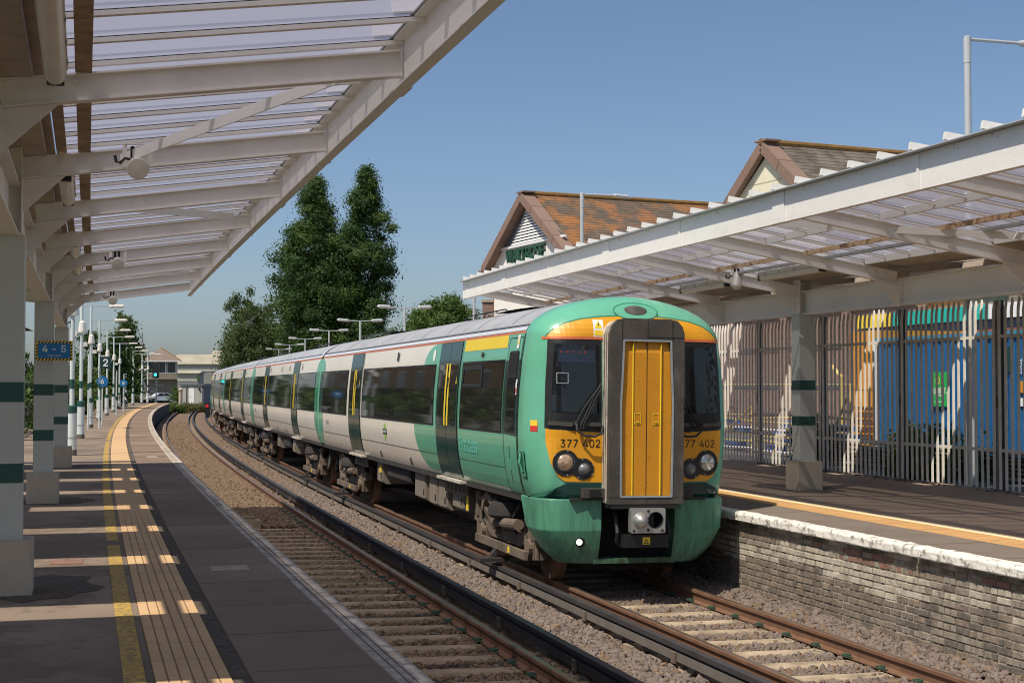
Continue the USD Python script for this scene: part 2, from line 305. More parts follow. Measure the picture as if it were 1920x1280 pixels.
usdkit.material(stage, '/World/Looks/pane', {'f': ('fresnel', {'IOR': 1.5}), 't': ('transparent_bsdf', {'color': (.75, .8, .8)}), 'g': ('glossy_bsdf', {'roughness': .02, 'color': (.9, .9, .9)}), 'm': ('mix_closure', {})},
    [('f.fac', 'm.fac'), ('t.BSDF', 'm.closure1'), ('g.BSDF', 'm.closure2')], surface='m.closure')
usdkit.material(stage, '/World/Looks/far_brick', {'g': ('geometry', {}), 'sx': ('separate_xyz', {}), 'cx': ('combine_xyz', {}), 'ad': ('math', {'math_type': 'add'}), 'b': ('brick_texture', {'color1': (.19, .10, .075), 'color2': (.25, .14, .105), 'mortar': (.27, .22, .18), 'scale': 1.0, 'mortar_size': .012, 'brick_width': .24, 'row_height': .08}), 'p': ('principled_bsdf', {'roughness': .9})},
    [('g.position', 'sx.vector'), ('sx.x', 'ad.value1'), ('sx.y', 'ad.value2'), ('ad.value', 'cx.x'), ('sx.z', 'cx.y'), ('cx.vector', 'b.vector'), ('b.color', 'p.base_color')], surface='p.BSDF')
# ================================================================ the ground
ZL, ZR = .904, .925                       # platform levels
LT, RT = -3.324, 0.0                      # track centres
def sheet(n0, n1, z, s0, s1, step=3.0, mb=None):
    mb = mb or MB(); k = max(1, int((s1 - s0) / step)); ss = np.linspace(s0, s1, k + 1)
    v = np.stack([W(ss, n0, z), W(ss, n1, z)], 1).reshape(-1, 3)
    return mb.add(v, [[2 * i, 2 * i + 1, 2 * i + 3, 2 * i + 2] for i in range(k)])
single('ground', MB().add([[-1500, -300, -.5], [1500, -300, -.5], [1500, 2500, -.5], [-1500, 2500, -.5]], [[0, 1, 2, 3]]), 'ground_dirt', kind='structure')
# track bed, gently bumped
def bed():
    ss = np.concatenate([np.arange(4, 70, .25), np.arange(70, 330, 2.0)]); nn = np.linspace(-4.72, 1.62, 44)
    s, n = np.meshgrid(ss, nn, indexing='ij'); p = W(s, n, -.215)
    p[..., 2] += (meshkit.fbm(np.stack([s * 1.3, n * 1.3, s * 0], -1), 3, 5) - .5) * .035
    six = np.exp(-((n + 1.66) / .42) ** 2); p[..., 2] += six * .06
    a, b = s.shape; i, j = np.meshgrid(np.arange(a - 1), np.arange(b - 1), indexing='ij'); k = (i * b + j).ravel()
    return (p.reshape(-1, 3), np.stack([k, k + 1, k + b + 1, k + b], 1))
single('track_bed', bed(), 'ballast_bed', kind='structure', smooth=True)
single('yard_ground', sheet(7.25, 70, .88, -10, 190), 'yard_surface', kind='structure')
single('verge', sheet(-60, -9.9, .86, -10, 420, 5), 'ground_dirt', kind='structure')
def far_verge():
    mb = MB(); sheet(-9.9, -4.95, -.02, 152.5, 420, 5, mb); sheet(1.7, 7.2, .1, 150, 420, 5, mb); return mb
single('lineside_ground', far_verge(), 'ground_dirt', kind='structure')

# ================================================================ left platform
pl = Thing('platform', loc=W(14, -6, 0), kind='structure')
PS0, PS1 = -8.0, 152.0
pl.part('asphalt', MB().cbox(PS0, PS1, -10.2, -6.34, ZL - .3, ZL, 4), 'asphalt', world=True)
pl.part('infill_strip', MB().cbox(PS0, PS1, -5.91, -5.80, ZL - .3, ZL - .006, 2), 'gravel_dark', world=True)
slab_far = MB(); cop_far = MB(); s = 4.0; i = 0
while s < PS1:
    e = min(s + 1.3, PS1); mb = MB().cbox(s + .013, e - .013, -5.80, -5.03, ZL - .2, ZL + RNG.uniform(0, .004), 2)
    (pl.part('paving_slab', mb, RNG.choice(['slab_dark', 'slab_dark', 'slab_pale', 'slab_brown']), world=True) if s < 75 else slab_far.add(*mb.get()))
    mb = MB().cbox(s + .004, e - .004, -5.02, -4.826, ZL - .11, ZL + RNG.uniform(-.002, .003), 2)
    (pl.part('coping_stone', mb, 'coping_grey', world=True) if s < 75 else cop_far.add(*mb.get()))
    s = e; i += 1
pl.part('paving_slab', slab_far, 'slab_dark', world=True, kind='stuff'); pl.part('coping_stone', cop_far, 'coping_grey', world=True, kind='stuff')
pl.part('slab_bedding', MB().cbox(PS0, PS1, -5.80, -5.02, ZL - .3, ZL - .0035, 3), 'mortar_pale', world=True)
cl = MB()
for n in (-4.965, -4.915): cl.cbox(4, 80, n - .004, n + .004, ZL + .0025, ZL + .0045, 2)
pl.part('coping_line', cl, 'groove', world=True)
# tactile paving: tiles with six raised bars each
def tile(s0, s1, na, nb, z, bars=6, tip=0):
    mb = MB().cbox(s0 + .003, s1 - .003, na, nb, z - .08, z + .001, 1); w = (nb - na) / bars
    for k in range(bars): mb.cbox(s0 + .005, s1 - .005, na + k * w + .0028, na + (k + 1) * w - .0028, z, z + .005, 1)
    return mb
s = 5.0; far = MB(); j = 0
while s < PS1:
    mb = tile(s, s + .6, -6.335, -5.915, ZL)
    if s < 85: pl.part('tactile_tile', mb, 'tactile', world=True)
    else: far.add(*mb.get())
    s += .6
pl.part('tactile_tile', far, 'tactile', world=True, kind='stuff')
# dots along the joints, near the camera
dots = MB()
for k in range(1, 6):
    n = -6.335 + k * .07
    for s in np.arange(6.0, 21, .066):
        p = W(s, n, ZL + .0058); t = phi(s); c, d = math.cos(t) * .013, math.sin(t) * .013; e, f = -math.sin(t) * .006, math.cos(t) * .006
        dots.add([[p[0] + c + e, p[1] + d + f, p[2]], [p[0] - c + e, p[1] - d + f, p[2]], [p[0] - c - e, p[1] - d - f, p[2]], [p[0] + c - e, p[1] + d - f, p[2]]], [[0, 1, 2, 3]])
pl.part('tactile_dots', dots, 'groove', world=True, kind='stuff')
yl = MB(); 
for a, b in [(2, 17.6), (18.1, 30.6), (31.0, 47), (48, 62), (63, 90), (92, 130)]: yl.cbox(a, b, -6.51, -6.385, ZL + .001, ZL + .005, 2)
pl.part('yellow_line', yl, 'yellow_line', world=True)
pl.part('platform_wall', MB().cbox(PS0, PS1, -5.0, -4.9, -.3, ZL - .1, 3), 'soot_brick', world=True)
pl.part('end_wall', MB().cbox(PS1 - .02, PS1 + .02, -10.2, -4.9, -.3, ZL - .02, 3), 'soot_brick', world=True)
# repaired marks and covers in the surface
cv = MB()
for s, n, a, b in [(15.2, -5.45, .34, .17), (36.6, -5.4, .7, .12)]:
    for k in range(10): cv.cbox(s + k * a / 10, s + (k + .45) * a / 10 , n - b, n + b, ZL + .003, ZL + .006)
pl.part('scored_patch', cv, 'mortar_pale', world=True)
def blob(s, n, rs, rn, z, seed, k=22):
    r = random.Random(seed); a = np.arange(k) * 2 * np.pi / k; m = np.array([r.uniform(.75, 1.15) for _ in a])
    v = W(s + rs * m * np.cos(a), n + rn * m * np.sin(a), z); return MB().add(np.vstack([v, W(s, n, z)]), [[i, (i + 1) % k, k] for i in range(k)])
for c in (14.45, 23.75, 33.05): pl.part('loose_gravel', blob(c + .1, -7.2, .8, .62, ZL + .004, int(c)), 'gravel_dark', world=True)
pl.part('drain_cover', MB().cbox(16.1, 16.5, -7.05, -6.75, ZL - .02, ZL + .006), 'brick_3', world=True)

# ================================================================ right platform
pr = Thing('platform', loc=W(20, 3, 0), kind='structure')
QS0, QS1 = 2.0, 150.0
pr.part('asphalt', MB().cbox(QS0, QS1, 3.02, 7.3, ZR - .3, ZR, 4), 'asphalt_right', world=True)
pr.part('slab_bedding', MB().cbox(QS0, QS1, 1.6, 2.46, ZR - .3, ZR - .0045, 3), 'mortar_pale', world=True)
sf = MB(); cf = MB(); s = 8.6
while s < QS1:
    e = s + 1.3; mb = MB().cbox(s + .013, e - .013, 1.66, 2.45, ZR - .12, ZR + RNG.uniform(-.001, .003), 2)
    (pr.part('paving_slab', mb, 'slab_right', world=True) if s < 40 else sf.add(*mb.get())); s = e
def coping(s0, s1, seed):
    prof = [(1.487, ZR - .10), (1.487, ZR - .03), (1.495, ZR - .012), (1.51, ZR), (1.66, ZR + .002), (1.66, ZR - .12), (1.50, ZR - .115)]
    ss = np.arange(s0 + .003, s1 - .002, .09); mb = MB()
    def mp(p, a, b):
        w = W(np.full(len(a), p), a, b); r = meshkit.noise(np.stack([np.full(len(a), p * 9), a * 40, b * 40], -1), seed) - .5
        w[:, 2] += r * .012; w[:, :2] += (r * .012)[:, None] * np.array([math.cos(th(p)), -math.sin(th(p))]); return w
    return mb.sweep(prof, ss, mp)
s = 7.9; lens = [2.6, 4.55, 2.9, 1.9, 3.3, 2.4, 2.8]; i = 0
while s < 60:
    L = lens[i % len(lens)]; pr.part('coping_stone', coping(s, s + L, i), 'coping_white', world=True); s += L; i += 1
pr.part('coping_stone', MB().cbox(s, QS1, 1.487, 1.66, ZR - .1, ZR, 2), 'coping_white', world=True, kind='stuff')
pr.part('paving_slab', sf, 'slab_right', world=True, kind='stuff')
s = 8.0; far = MB()
while s < 60:
    mb = tile(s, s + .4, 2.46, 2.90, ZR, 1)
    for k in range(6): mb.cbox(s + .02 + k * .064, s + .055 + k * .064, 2.475, 2.885, ZR + .006, ZR + .010, 1)
    (pr.part('tactile_tile', mb, 'tactile_right', world=True) if s < 45 else far.add(*mb.get())); s += .4
pr.part('tactile_tile', far, 'tactile_right', world=True, kind='stuff')
pr.part('white_line', MB().cbox(QS0, 70, 2.91, 3.01, ZR - .2, ZR + .004, 2), 'line_cream', world=True)
pr.part('loose_gravel', blob(22.9, 4.35, 1.1, .62, ZR + .004, 9), 'gravel_dark', world=True)
wall = pr.part('brick_wall', MB().cbox(QS0, QS1, 1.585, 1.75, -.3, ZR - .12, 2), 'lime_mortar', world=True)
# bricks, each laid a little proud of the mortar
def brick(s, L, z, h, proud, k):
    c = .006; f = 1.585 - proud; a = W(s, 0, 0)[:2]
    o = lambda ss, n, zz: W(ss, n, zz)
    v = np.array([o(s, 1.60, z), o(s + L, 1.60, z), o(s + L, 1.60, z + h), o(s, 1.60, z + h), o(s + c, f, z + c), o(s + L - c, f, z + c), o(s + L - c, f, z + h - c), o(s + c, f, z + h - c)])
    return MB().add(v, [[0, 1, 5, 4], [1, 2, 6, 5], [2, 3, 7, 6], [3, 0, 4, 7], [4, 5, 6, 7]])
bricks = []
for r in range(14):
    z = -.26 + r * .078
    if z + .07 > ZR - .115: break
    s = 10.6 + (r % 2) * .115 + RNG.uniform(-.02, .02); k = 0
    while s < 27:
        L = .213 if r % 2 == 0 else .1
        if r % 4 == 2: L = .213
        bricks.append((s, L, z + RNG.uniform(-.002, .002), .066 + RNG.uniform(-.003, .002), RNG.uniform(.004, .013), r)); s += L + .011; k += 1
bricks.sort(key=lambda b: b[0] - .6 * (b[2] > .05) - .4 * (b[1] > .15)); bf = {}
def tone(b):
    z = b[2]; x = .35 * RNG.random() + .65 * min(1, max(0, 1.9 * float(meshkit.fbm(np.array([b[0] * .9, b[2] * 5, 3.]), 3, 11)) - .45)); zz = (z + .05 * math.sin(b[0] * 1.7)) 
    if zz > .74: return 5 if x < .7 else 1
    if .33 < zz < .58: return 2 if x < .55 else (0 if x < .85 else 1)
    if zz >= .58: return 3 if x < .28 else (0 if x < .5 else 4 if x < .75 else 1)
    return 1 if x < .45 else (4 if x < .6 else 5 if x < .75 else 0)
for i, b in enumerate(bricks):
    t = tone(b)
    if i < 300: pr.part('brick', brick(*b), f'brick_{t}', wall, world=True)
    else: bf.setdefault(t, MB()).add(*brick(*b).get())
for t, mb in bf.items(): pr.part('brickwork', mb, f'brick_{t}', wall, world=True, kind='stuff')
pr.part('soot_band', MB().cbox(27, QS1, 1.575, 1.59, -.3, ZR - .12, 3), 'soot_brick', world=True)

# ================================================================ the two tracks
def rail_prof(c, top, head=.035, foot=.07, h=.159):
    return [(c - foot, top - h), (c + foot, top - h), (c + foot, top - h + .012), (c + .012, top - h + .03), (c + .01, top - .052), (c + head, top - .04), (c + head, top - .008), (c + head - .008, top - .0015), (c - head + .008, top - .0015), (c - head, top - .008), (c - head, top - .04), (c - .01, top - .052), (c - .012, top - h + .03), (c - foot, top - h + .012)]
def along(prof, s0, s1):
    ss = np.concatenate([np.arange(s0, min(s1, 90), .9), np.arange(90, s1, 2.5)]) if s1 > 90 else np.arange(s0, s1, .9)
    return MB().sweep(prof, ss, lambda p, a, b: W(np.full(len(a), p), a, b))
def track(label, c, cant, cond_n, cond_z, s0, sleepers, seed, mats):
    t = Thing('railway_track', label, 'railway track', W(15, c, 0), phi(15)); r = random.Random(seed)
    for sg in (-1, 1):
        n = c + sg * .7525; z = -sg * cant / 2
        p = t.part('rail', along(rail_prof(n, z), s0, 330), 'rail_rust', world=True)
        t.part('running_surface', along([(n - .027, z - .003), (n + .027, z - .003), (n + .025, z + .0005), (n - .025, z + .0005)], s0, 330), 'rail_head', p, world=True)
    zc = cond_z
    p = t.part('conductor_rail', along([(cond_n - .065, zc - .155), (cond_n + .065, zc - .155), (cond_n + .065, zc - .13), (cond_n + .022, zc - .115), (cond_n + .02, zc - .06), (cond_n + .042, zc - .05), (cond_n + .042, zc), (cond_n - .042, zc), (cond_n - .042, zc - .05), (cond_n - .02, zc - .06), (cond_n - .022, zc - .115), (cond_n - .065, zc - .13)], s0, 200), 'conductor', world=True)
    t.part('side_board', along([(cond_n - .069, zc - .150), (cond_n - .066, zc - .150), (cond_n - .066, zc - .062), (cond_n - .069, zc - .062)], s0, 100), mats[2], p, world=True)
    k = 0
    for s in np.arange(s0 + .4, 110, .65):
        sm, sl = s + r.uniform(-.015, .015), r.uniform(-.01, .01); mt = mats[0] if s < sleepers else mats[1]
        prof = [(-.13, -.40), (.13, -.40), (.13, -.20), (.105, -.168), (-.105, -.168), (-.13, -.20)]
        nn = np.array([-1.25, -.42, .42, 1.25]); dz = np.array([0, 0, 0, 0]); dip = np.array([0, -.012, -.012, 0])
        v = []
        for q, dd in zip(nn, dip): v.append(W(sm + np.array([a for a, _ in prof]), c + q + sl, np.array([b for _, b in prof]) + dd - q * cant / 1.5))
        mb = MB(); m = 6; f = [[i * m + j, i * m + (j + 1) % m, (i + 1) * m + (j + 1) % m, (i + 1) * m + j] for i in range(3) for j in range(m)]; f += [[0, 1, 2, 3], [0, 3, 4, 5], [18, 19, 20, 21], [18, 21, 22, 23]]
        mb.add(np.vstack(v), f); t.part('sleeper', mb, mt, world=True)
        if s < 34:
            for sg in (-1, 1):
                for side in ((-1, 1) if s < 22 else (-sg,)):
                    n = c + sg * .7525 + side * .085; z = -.150
                    pts = [(-.075, .02, .012), (-.06, .085, .03), (-.02, .10, .035), (.02, .07, .03), (.015, .01, .02), (.03, -.015, .02), (.075, .0, .022), (.09, .05, .02)]
                    cb = MB().tube([W(sm + a, n + side * b, z + h) for a, b, h in pts], .0105, 5)
                    t.part('rail_clip', cb, mats[3], world=True)
        if k % 4 == 1:
            mb = MB(); a = W(sm, cond_n, zc - .33); mb.tube([a, a + [0, 0, .06], a + [0, 0, .1], a + [0, 0, .175]], [.085, .08, .06, .05], 10)
            ins = t.part('insulator', mb, 'insulator', world=True)
            mb = MB()
            for sg in (-1, 1): mb.cbox(sm - .045, sm + .045, cond_n + sg * .085 - .012, cond_n + sg * .085 + .012, zc - .17, zc - .065)
            t.part('bracket', mb, 'insulator', ins, world=True)
        k += 1
    return t
t1 = track('clear left-hand railway track between the platform edge and the pale ballast, empty of trains', LT, .043, -2.19, .055, 6.0, 36, 3, ('sleeper_left', 'sleeper_dirty', 'conductor', 'clip_green'))
t2 = track('right-hand railway track that the green train stands on, beside the brick platform wall', RT, .025, -1.174, .076, 6.0, 30, 4, ('sleeper', 'sleeper_dirty', 'conductor_side', 'clip_green'))
jb = MB().cbox(29.9, 30.35, -4.0, -3.55, -.2, -.02); jb.cbox(30.0, 30.25, -3.9, -3.65, -.02, .05)
single('track_equipment_box', jb, 'sleeper', 'low brown concrete equipment box lying between the rails of the empty track', 'equipment box')
gr = Thing('grating_cover', 'ribbed metal trough cover on the ballast between the two conductor rails', 'cable cover', W(17.2, -1.68, -.12), phi(17.2))
gr.part('frame', MB().cbox(16.9, 17.9, -2.0, -1.36, -.15, -.118), 'conductor', world=True)
for k in range(11): gr.part('slat', MB().cbox(16.93 + k * .088, 16.98 + k * .088, -1.98, -1.38, -.118, -.104), 'conductor_side', world=True)

# ================================================================ ballast stones
PI_ = UsdGeom.PointInstancer.Define(stage, '/World/ballast'); tag(PI_.GetPrim(), kind='stuff', label='crushed pinkish grey stone ballast between the rails')
protos = []
for k in range(10):
    m = trimesh.creation.icosphere(0); r = np.random.default_rng(k); v = m.vertices * r.uniform(.7, 1.25, (12, 1)) * np.array([1.15, .9, .72])
    p = f'/World/ballast/Prototypes/stone_{k:03d}'; put(p, (v, m.faces), 'stone' if k < 6 else 'stone_brown'); protos.append(p)
PI_.CreatePrototypesRel().SetTargets([Sdf.Path(p) for p in protos])
P, K, SC = [], [], []
def scatter(s0, s1, n0, n1, dens, z, size, brown, avoid=(), hump=None):
    cnt = int((s1 - s0) * abs(n1 - n0) * dens); s = NR.uniform(s0, s1, cnt); n = NR.uniform(n0, n1, cnt); zz = np.full(cnt, z) + NR.normal(0, .007, cnt)
    if hump: zz += hump[1] * np.exp(-((n - hump[0]) / hump[2]) ** 2)
    keep = np.ones(cnt, bool)
    if avoid:
        ph = ((s - 6.4 + .325) % .65) - .325; keep &= (abs(ph) > .135) | (NR.random(cnt) < .025)
    s, n, zz = s[keep], n[keep], zz[keep]; P.append(W(s, n, zz)); c = len(s)
    K.append(np.where(NR.random(c) < brown, NR.integers(6, 10, c), NR.integers(0, 6, c))); SC.append(size * NR.lognormal(0, .28, c))
scatter(8, 24, -2.06, -1.30, 800, -.15, .030, .12, hump=(-1.68, .045, .35))
scatter(24, 42, -2.06, -1.30, 700, -.145, .030, .2, hump=(-1.68, .045, .35))
scatter(42, 75, -2.06, -1.30, 260, -.145, .038, .65, hump=(-1.68, .045, .35))
scatter(8, 16, -2.52, -2.06, 700, -.17, .026, .75)
scatter(8, 30, -4.05, -2.62, 520, -.205, .024, .93, avoid=(1,))
scatter(30, 62, -4.05, -2.62, 300, -.168, .034, .97)
scatter(62, 115, -4.05, -2.62, 130, -.168, .045, .97)
scatter(30, 50, -2.52, -2.25, 250, -.17, .034, .9)
scatter(8, 21, -.70, .70, 700, -.20, .025, .28, avoid=(1,))
scatter(8, 26, 0.83, 1.56, 750, -.165, .031, .15, hump=(1.5, .05, .3))
scatter(8, 21, -1.1, -.83, 600, -.175, .026, .5)
P, K, SC = np.vstack(P), np.concatenate(K), np.concatenate(SC); c = len(P)
PI_.CreatePositionsAttr(Vt.Vec3fArray.FromNumpy(P.astype(np.float32))); PI_.CreateProtoIndicesAttr(Vt.IntArray.FromNumpy(K.astype(np.int32)))
PI_.CreateScalesAttr(Vt.Vec3fArray.FromNumpy(np.repeat(SC[:, None], 3, 1).astype(np.float32)))
qq = NR.normal(size=(c, 4)); qq /= np.linalg.norm(qq, axis=1, keepdims=True)
PI_.CreateOrientationsAttr(Vt.QuathArray([Gf.Quath(float(a), float(b), float(d), float(e)) for a, b, d, e in qq]))
# ================================================================ the two platform canopies
def canopy(label, nf, sgn, tc, beams, s_skew, z0, slope, zf0, zf1, s0, s1, cols, col_z, footing_z, bands, slots, t_panel, back, gaps, zg, end_cap):
    """t runs from the track-side edge towards the columns; n = nf + sgn t."""
    n_ = lambda t: nf + sgn * t
    sk = lambda t: s_skew * (1 - t / tc)
    zt = lambda t: z0 - slope * min(t, tc) + (max(t - tc, 0) * .10)
    P3 = lambda s, t, z: W(s + sk(t), n_(t), z)
    C = Thing('platform_canopy', label, 'canopy', W(cols[len(cols) // 2], n_(tc), 0), phi(cols[len(cols) // 2]))
    prt = lambda name, mb, m, parent=None, **k: C.part(name, mb, m, parent, world=True, **k)
    lo, hi = (lambda a, b: (min(n_(a), n_(b)), max(n_(a), n_(b))))(0, 1)
    def cb(s0, s1, ta, tb, za, zb, mb=None, step=3.1):
        mb = mb or MB(); a, b = sorted((n_(ta), n_(tb))); return mb.cbox(s0, s1, a, b, za, zb, step)
    off = s_skew
    fz = zf0
    edges = [s0 - off if False else s0] + [b + off for b in beams if s0 < b + off < s1] + [s1]
    for a, b in zip(edges[:-1], edges[1:]):
        if b - a < .05: continue
        mb = cb(a + .006, b - .006, 0, .012, zf0, zf1); cb(a + .006, b - .006, .012, .085, zf0, zf0 + .012, mb); cb(a + .006, b - .006, .012, .085, zf1 - .012, zf1, mb)
        prt('fascia', mb, 'white_clean')
        cp = cb(a, b, -.10, .10, zf1 + .004, zf1 + .014); prt('flashing', cp, 'lamp_grey')
        bl = MB()
        for s in np.arange(a + .45, b - .1, .62): cb(s, s + .012, -.004, .0, zf1 - .06, zf1 - .048, bl)
        if bl.n: prt('bolt_row', bl, 'galvanised', kind='stuff')
    wide = 0
    for b in beams:
        s = b + off
        if not s0 < s < s1 + .2: continue
        mb = cb(s - (.15 if wide % 2 == 0 else .02), s + (.15 if wide % 2 == 0 else .02), -.014, -.002, zf0 - .002, zf1 - .002); prt('joint_plate', mb, 'white_clean'); wide += 1
    # rafters: I-beams
    for b in beams:
        mb = MB(); d = .175
        p, q = P3(b, .03, zt(.03)), P3(b, tc - .1, zt(tc - .1)); dn = np.array([0, 0, -d])
        mb.bar(p + dn / 2, q + dn / 2, .014, d - .02); mb.bar(p - [0, 0, .006], q - [0, 0, .006], .095, .012); mb.bar(p + dn + [0, 0, .006], q + dn + [0, 0, .006], .095, .012)
        r = prt('rafter', mb, 'white_paint')
        if back:
            mb = MB(); p, q = P3(b, tc + .1, zt(tc + .1)), P3(b, tc + back, zt(tc + back)); mb.bar(p + dn / 2, q + dn / 2, .014, d - .02); mb.bar(p - [0, 0, .006], q - [0, 0, .006], .095, .012); mb.bar(p + dn + [0, 0, .006], q + dn + [0, 0, .006], .095, .012)
            prt('rear_rafter', mb, 'white_paint')
        # gusset under the joint with the girder
        a = P3(b, tc - .45, zt(tc - .45) - d); e = P3(b, tc - .07, zt(tc) - d - .30); f = P3(b, tc - .07, zt(tc) - d); w = np.array([math.sin(th(b)), math.cos(th(b)), 0]) * .006
        mb = MB().add(np.array([a - w, e - w, f - w, a + w, e + w, f + w]), [[0, 1, 2], [5, 4, 3]]); mb.add(np.array([a - w, e - w, f - w, a + w, e + w, f + w]), [[0, 1, 4, 3], [1, 2, 5, 4], [2, 0, 3, 5]])
        prt('gusset', mb, 'girder_paint')
        mb = MB()
        for t in (tc - .55, tc - .4, tc - .25):
            c = P3(b - .015, t, zt(t) - d * .3); mb.bar(c, c - [w[0] * 2, w[1] * 2, 0], .03, .03)
        prt('bolts', mb, 'girder_paint', r, kind='stuff')
    # longitudinal girder in lengths between beams
    for a, b in zip(cols[:-1], cols[1:]):
        mb = MB(); ta = tc - .006; cb(a + .06, b - .06, tc - .007, tc + .007, zg[0] + .014, zg[1] - .014, mb); cb(a + .06, b - .06, tc - .09, tc + .09, zg[0], zg[0] + .014, mb); cb(a + .06, b - .06, tc - .09, tc + .09, zg[1] - .014, zg[1], mb)
        for k in (1, 2):
            s = a + (b - a) * k / 3; cb(s - .006, s + .006, tc - .085, tc - .007, zg[0] + .014, zg[1] - .014, mb)
        prt('girder', mb, 'girder_paint')
    # roof: ribs and clear panels above the rafters
    ribs = []; s = min(beams) - .62 * 6
    for b0, b1 in zip(beams[:-1], beams[1:]): ribs += list(b0 + (b1 - b0) * np.arange(5) / 5)
    ribs += [beams[-1]] ; first = beams[0]; step = (beams[1] - beams[0]) / 5
    ribs = [s for s in ribs if s0 - .01 <= s + off <= s1 + .3]
    for s in ribs:
        mb = MB(); a, b = P3(s, .0, zt(0) + .055), P3(s, t_panel, zt(t_panel) + .055); mb.bar(a, b, .045, .028); prt('glazing_bar', mb, 'white_paint')
        mb = MB(); mb.bar(a + [0, 0, .018], b + [0, 0, .018], .028, .008); prt('glazing_seal', mb, 'black_rubber')
        mb = MB(); mb.bar(P3(s, -.09, zt(0) + .155), P3(s, .22, zt(.22) + .145), .05, .075); prt('rib_end', mb, 'white_clean')
    for a, b in zip(ribs[:-1], ribs[1:]):
        q0, q1 = a + .015, b - .015; u = np.array([0, 0, .012])
        v = [P3(q0, -.05, zt(0) + .10), P3(q1, -.05, zt(0) + .10), P3(q1, t_panel, zt(t_panel) + .10), P3(q0, t_panel, zt(t_panel) + .10)]
        prt('roof_panel', MB().add(np.array(v + [x + u for x in v]), [[0, 1, 2, 3], [7, 6, 5, 4], [0, 4, 5, 1], [1, 5, 6, 2], [2, 6, 7, 3], [3, 7, 4, 0]]), 'roof_panel')
    # long members that hang under the panels, in lengths between rafters
    for a, b in zip(beams[:-1], beams[1:]):
        for (t, w, h, dz, m, nm) in gaps:
            p, q = P3(a + .05, t, zt(t) + dz), P3(b - .05, t, zt(t) + dz); prt(nm, MB().bar(p, q, w, h), m)
    # opaque roof over and behind the columns, with open slots
    ss = sorted(slots)
    def sheet_(sa, sb, ta, tb):
        v = [P3(sa, ta, zt(ta) + .09), P3(sb, ta, zt(ta) + .09), P3(sb, tb, zt(tb) + .09), P3(sa, tb, zt(tb) + .09)]; u = np.array([0, 0, .03])
        return MB().add(np.array(v + [x + u for x in v]), [[0, 1, 2, 3], [7, 6, 5, 4], [0, 4, 5, 1], [1, 5, 6, 2], [2, 6, 7, 3], [3, 7, 4, 0]])
    t_slot = slots_t
    for a, b in zip(beams[:-1], beams[1:]):
        for k in range(5):
            p, q = a + (b - a) * k / 5 + .004, a + (b - a) * (k + 1) / 5 - .004
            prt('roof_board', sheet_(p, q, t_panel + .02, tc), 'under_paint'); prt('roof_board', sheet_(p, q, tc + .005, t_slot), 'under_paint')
    hs = .33 if sgn < 0 else .25
    lim = [beams[0]] + [x for c in ss for x in (c - hs, c + hs)] + [beams[-1]]
    lim = sorted(lim)
    for a, b in zip(lim[0::2], lim[1::2]):
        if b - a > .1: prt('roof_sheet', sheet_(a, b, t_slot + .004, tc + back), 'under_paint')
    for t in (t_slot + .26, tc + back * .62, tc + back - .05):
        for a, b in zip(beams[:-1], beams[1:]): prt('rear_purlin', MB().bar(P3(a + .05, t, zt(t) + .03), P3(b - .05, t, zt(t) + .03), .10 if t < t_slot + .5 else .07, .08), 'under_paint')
    # diagonal braces
    for (a, ta, b, tb) in end_cap: prt('wind_brace', MB().bar(P3(a, ta, zt(ta) - .03), P3(b, tb, zt(tb) - .09), .012, .085), 'white_clean')
    # columns
    for i, s in enumerate(cols):
        n = n_(tc); w = .135
        cz, fzz, zp = col_z, footing_z, (ZL if sgn < 0 else ZR)
        c = prt('column', MB().cbox(s - w, s + w, n - w, n + w, fzz, cz), 'column_grey')
        mb = MB().cbox(s - .012, s + .012, n - .1, n + .1, cz, zg[1] + .35); mb.cbox(s - .11, s + .11, n - .112, n - .1, cz, zg[1] + .35); mb.cbox(s - .11, s + .11, n + .1, n + .112, cz, zg[1] + .35); mb.cbox(s - .125, s + .125, n - .125, n + .125, cz, cz + .02)
        prt('column_head', mb, 'girder_paint', c)
        for z_0, z_1 in bands: prt('green_band', MB().cbox(s - w - .003, s + w + .003, n - w - .003, n + w + .003, z_0, z_1), 'band_green', c)
        f = .22; m = prism(rounded(-f, f, -f, f, .02), zp - .2, fzz); v = np.array(m.vertices); cc, sn_ = math.cos(phi(s)), math.sin(phi(s)); o = W(s, n, 0)
        prt('concrete_footing', (np.stack([o[0] + v[:, 0] * cc - v[:, 1] * sn_, o[1] + v[:, 0] * sn_ + v[:, 1] * cc, v[:, 2]], 1), m.faces), 'concrete', c)
    return C, P3, zt
bl = [14.3 + 3.1 * k for k in range(-8, 7)]           # left rafters
slots_t = 3.08
CL, PL3, ztl = canopy('long white cantilever canopy over the left platform with clear roof panels', -4.72, -1, 2.63, bl, 0, 4.80, .14, 4.52, 4.87, -9.5, 33.25, [14.3 - 18.6, 14.3 - 9.3, 14.3, 23.6, 32.9], 3.80, 1.34,
    [(2.45, 2.61), (1.80, 1.955)], [b + .77 for b in bl], 2.26, 3.6,
    [(2.04, .10, .05, .02, 'timber_brown', 'board'), (2.22, .08, .03, .03, 'timber_brown', 'cable_tray'), (2.42, .16, .06, .03, 'under_paint', 'purlin')], (3.80, 4.22),
    [(11.6 + 0 * 3.1, .25, 14.25, 1.75), (20.3, .25, 17.5, 1.75), (8.0, 1.75, 5.3, .25), (29.6, .25, 26.8, 1.75)])
br = [22.65 + 2.98 * k for k in range(-6, 4)]         # right rafters
slots_t = 3.75
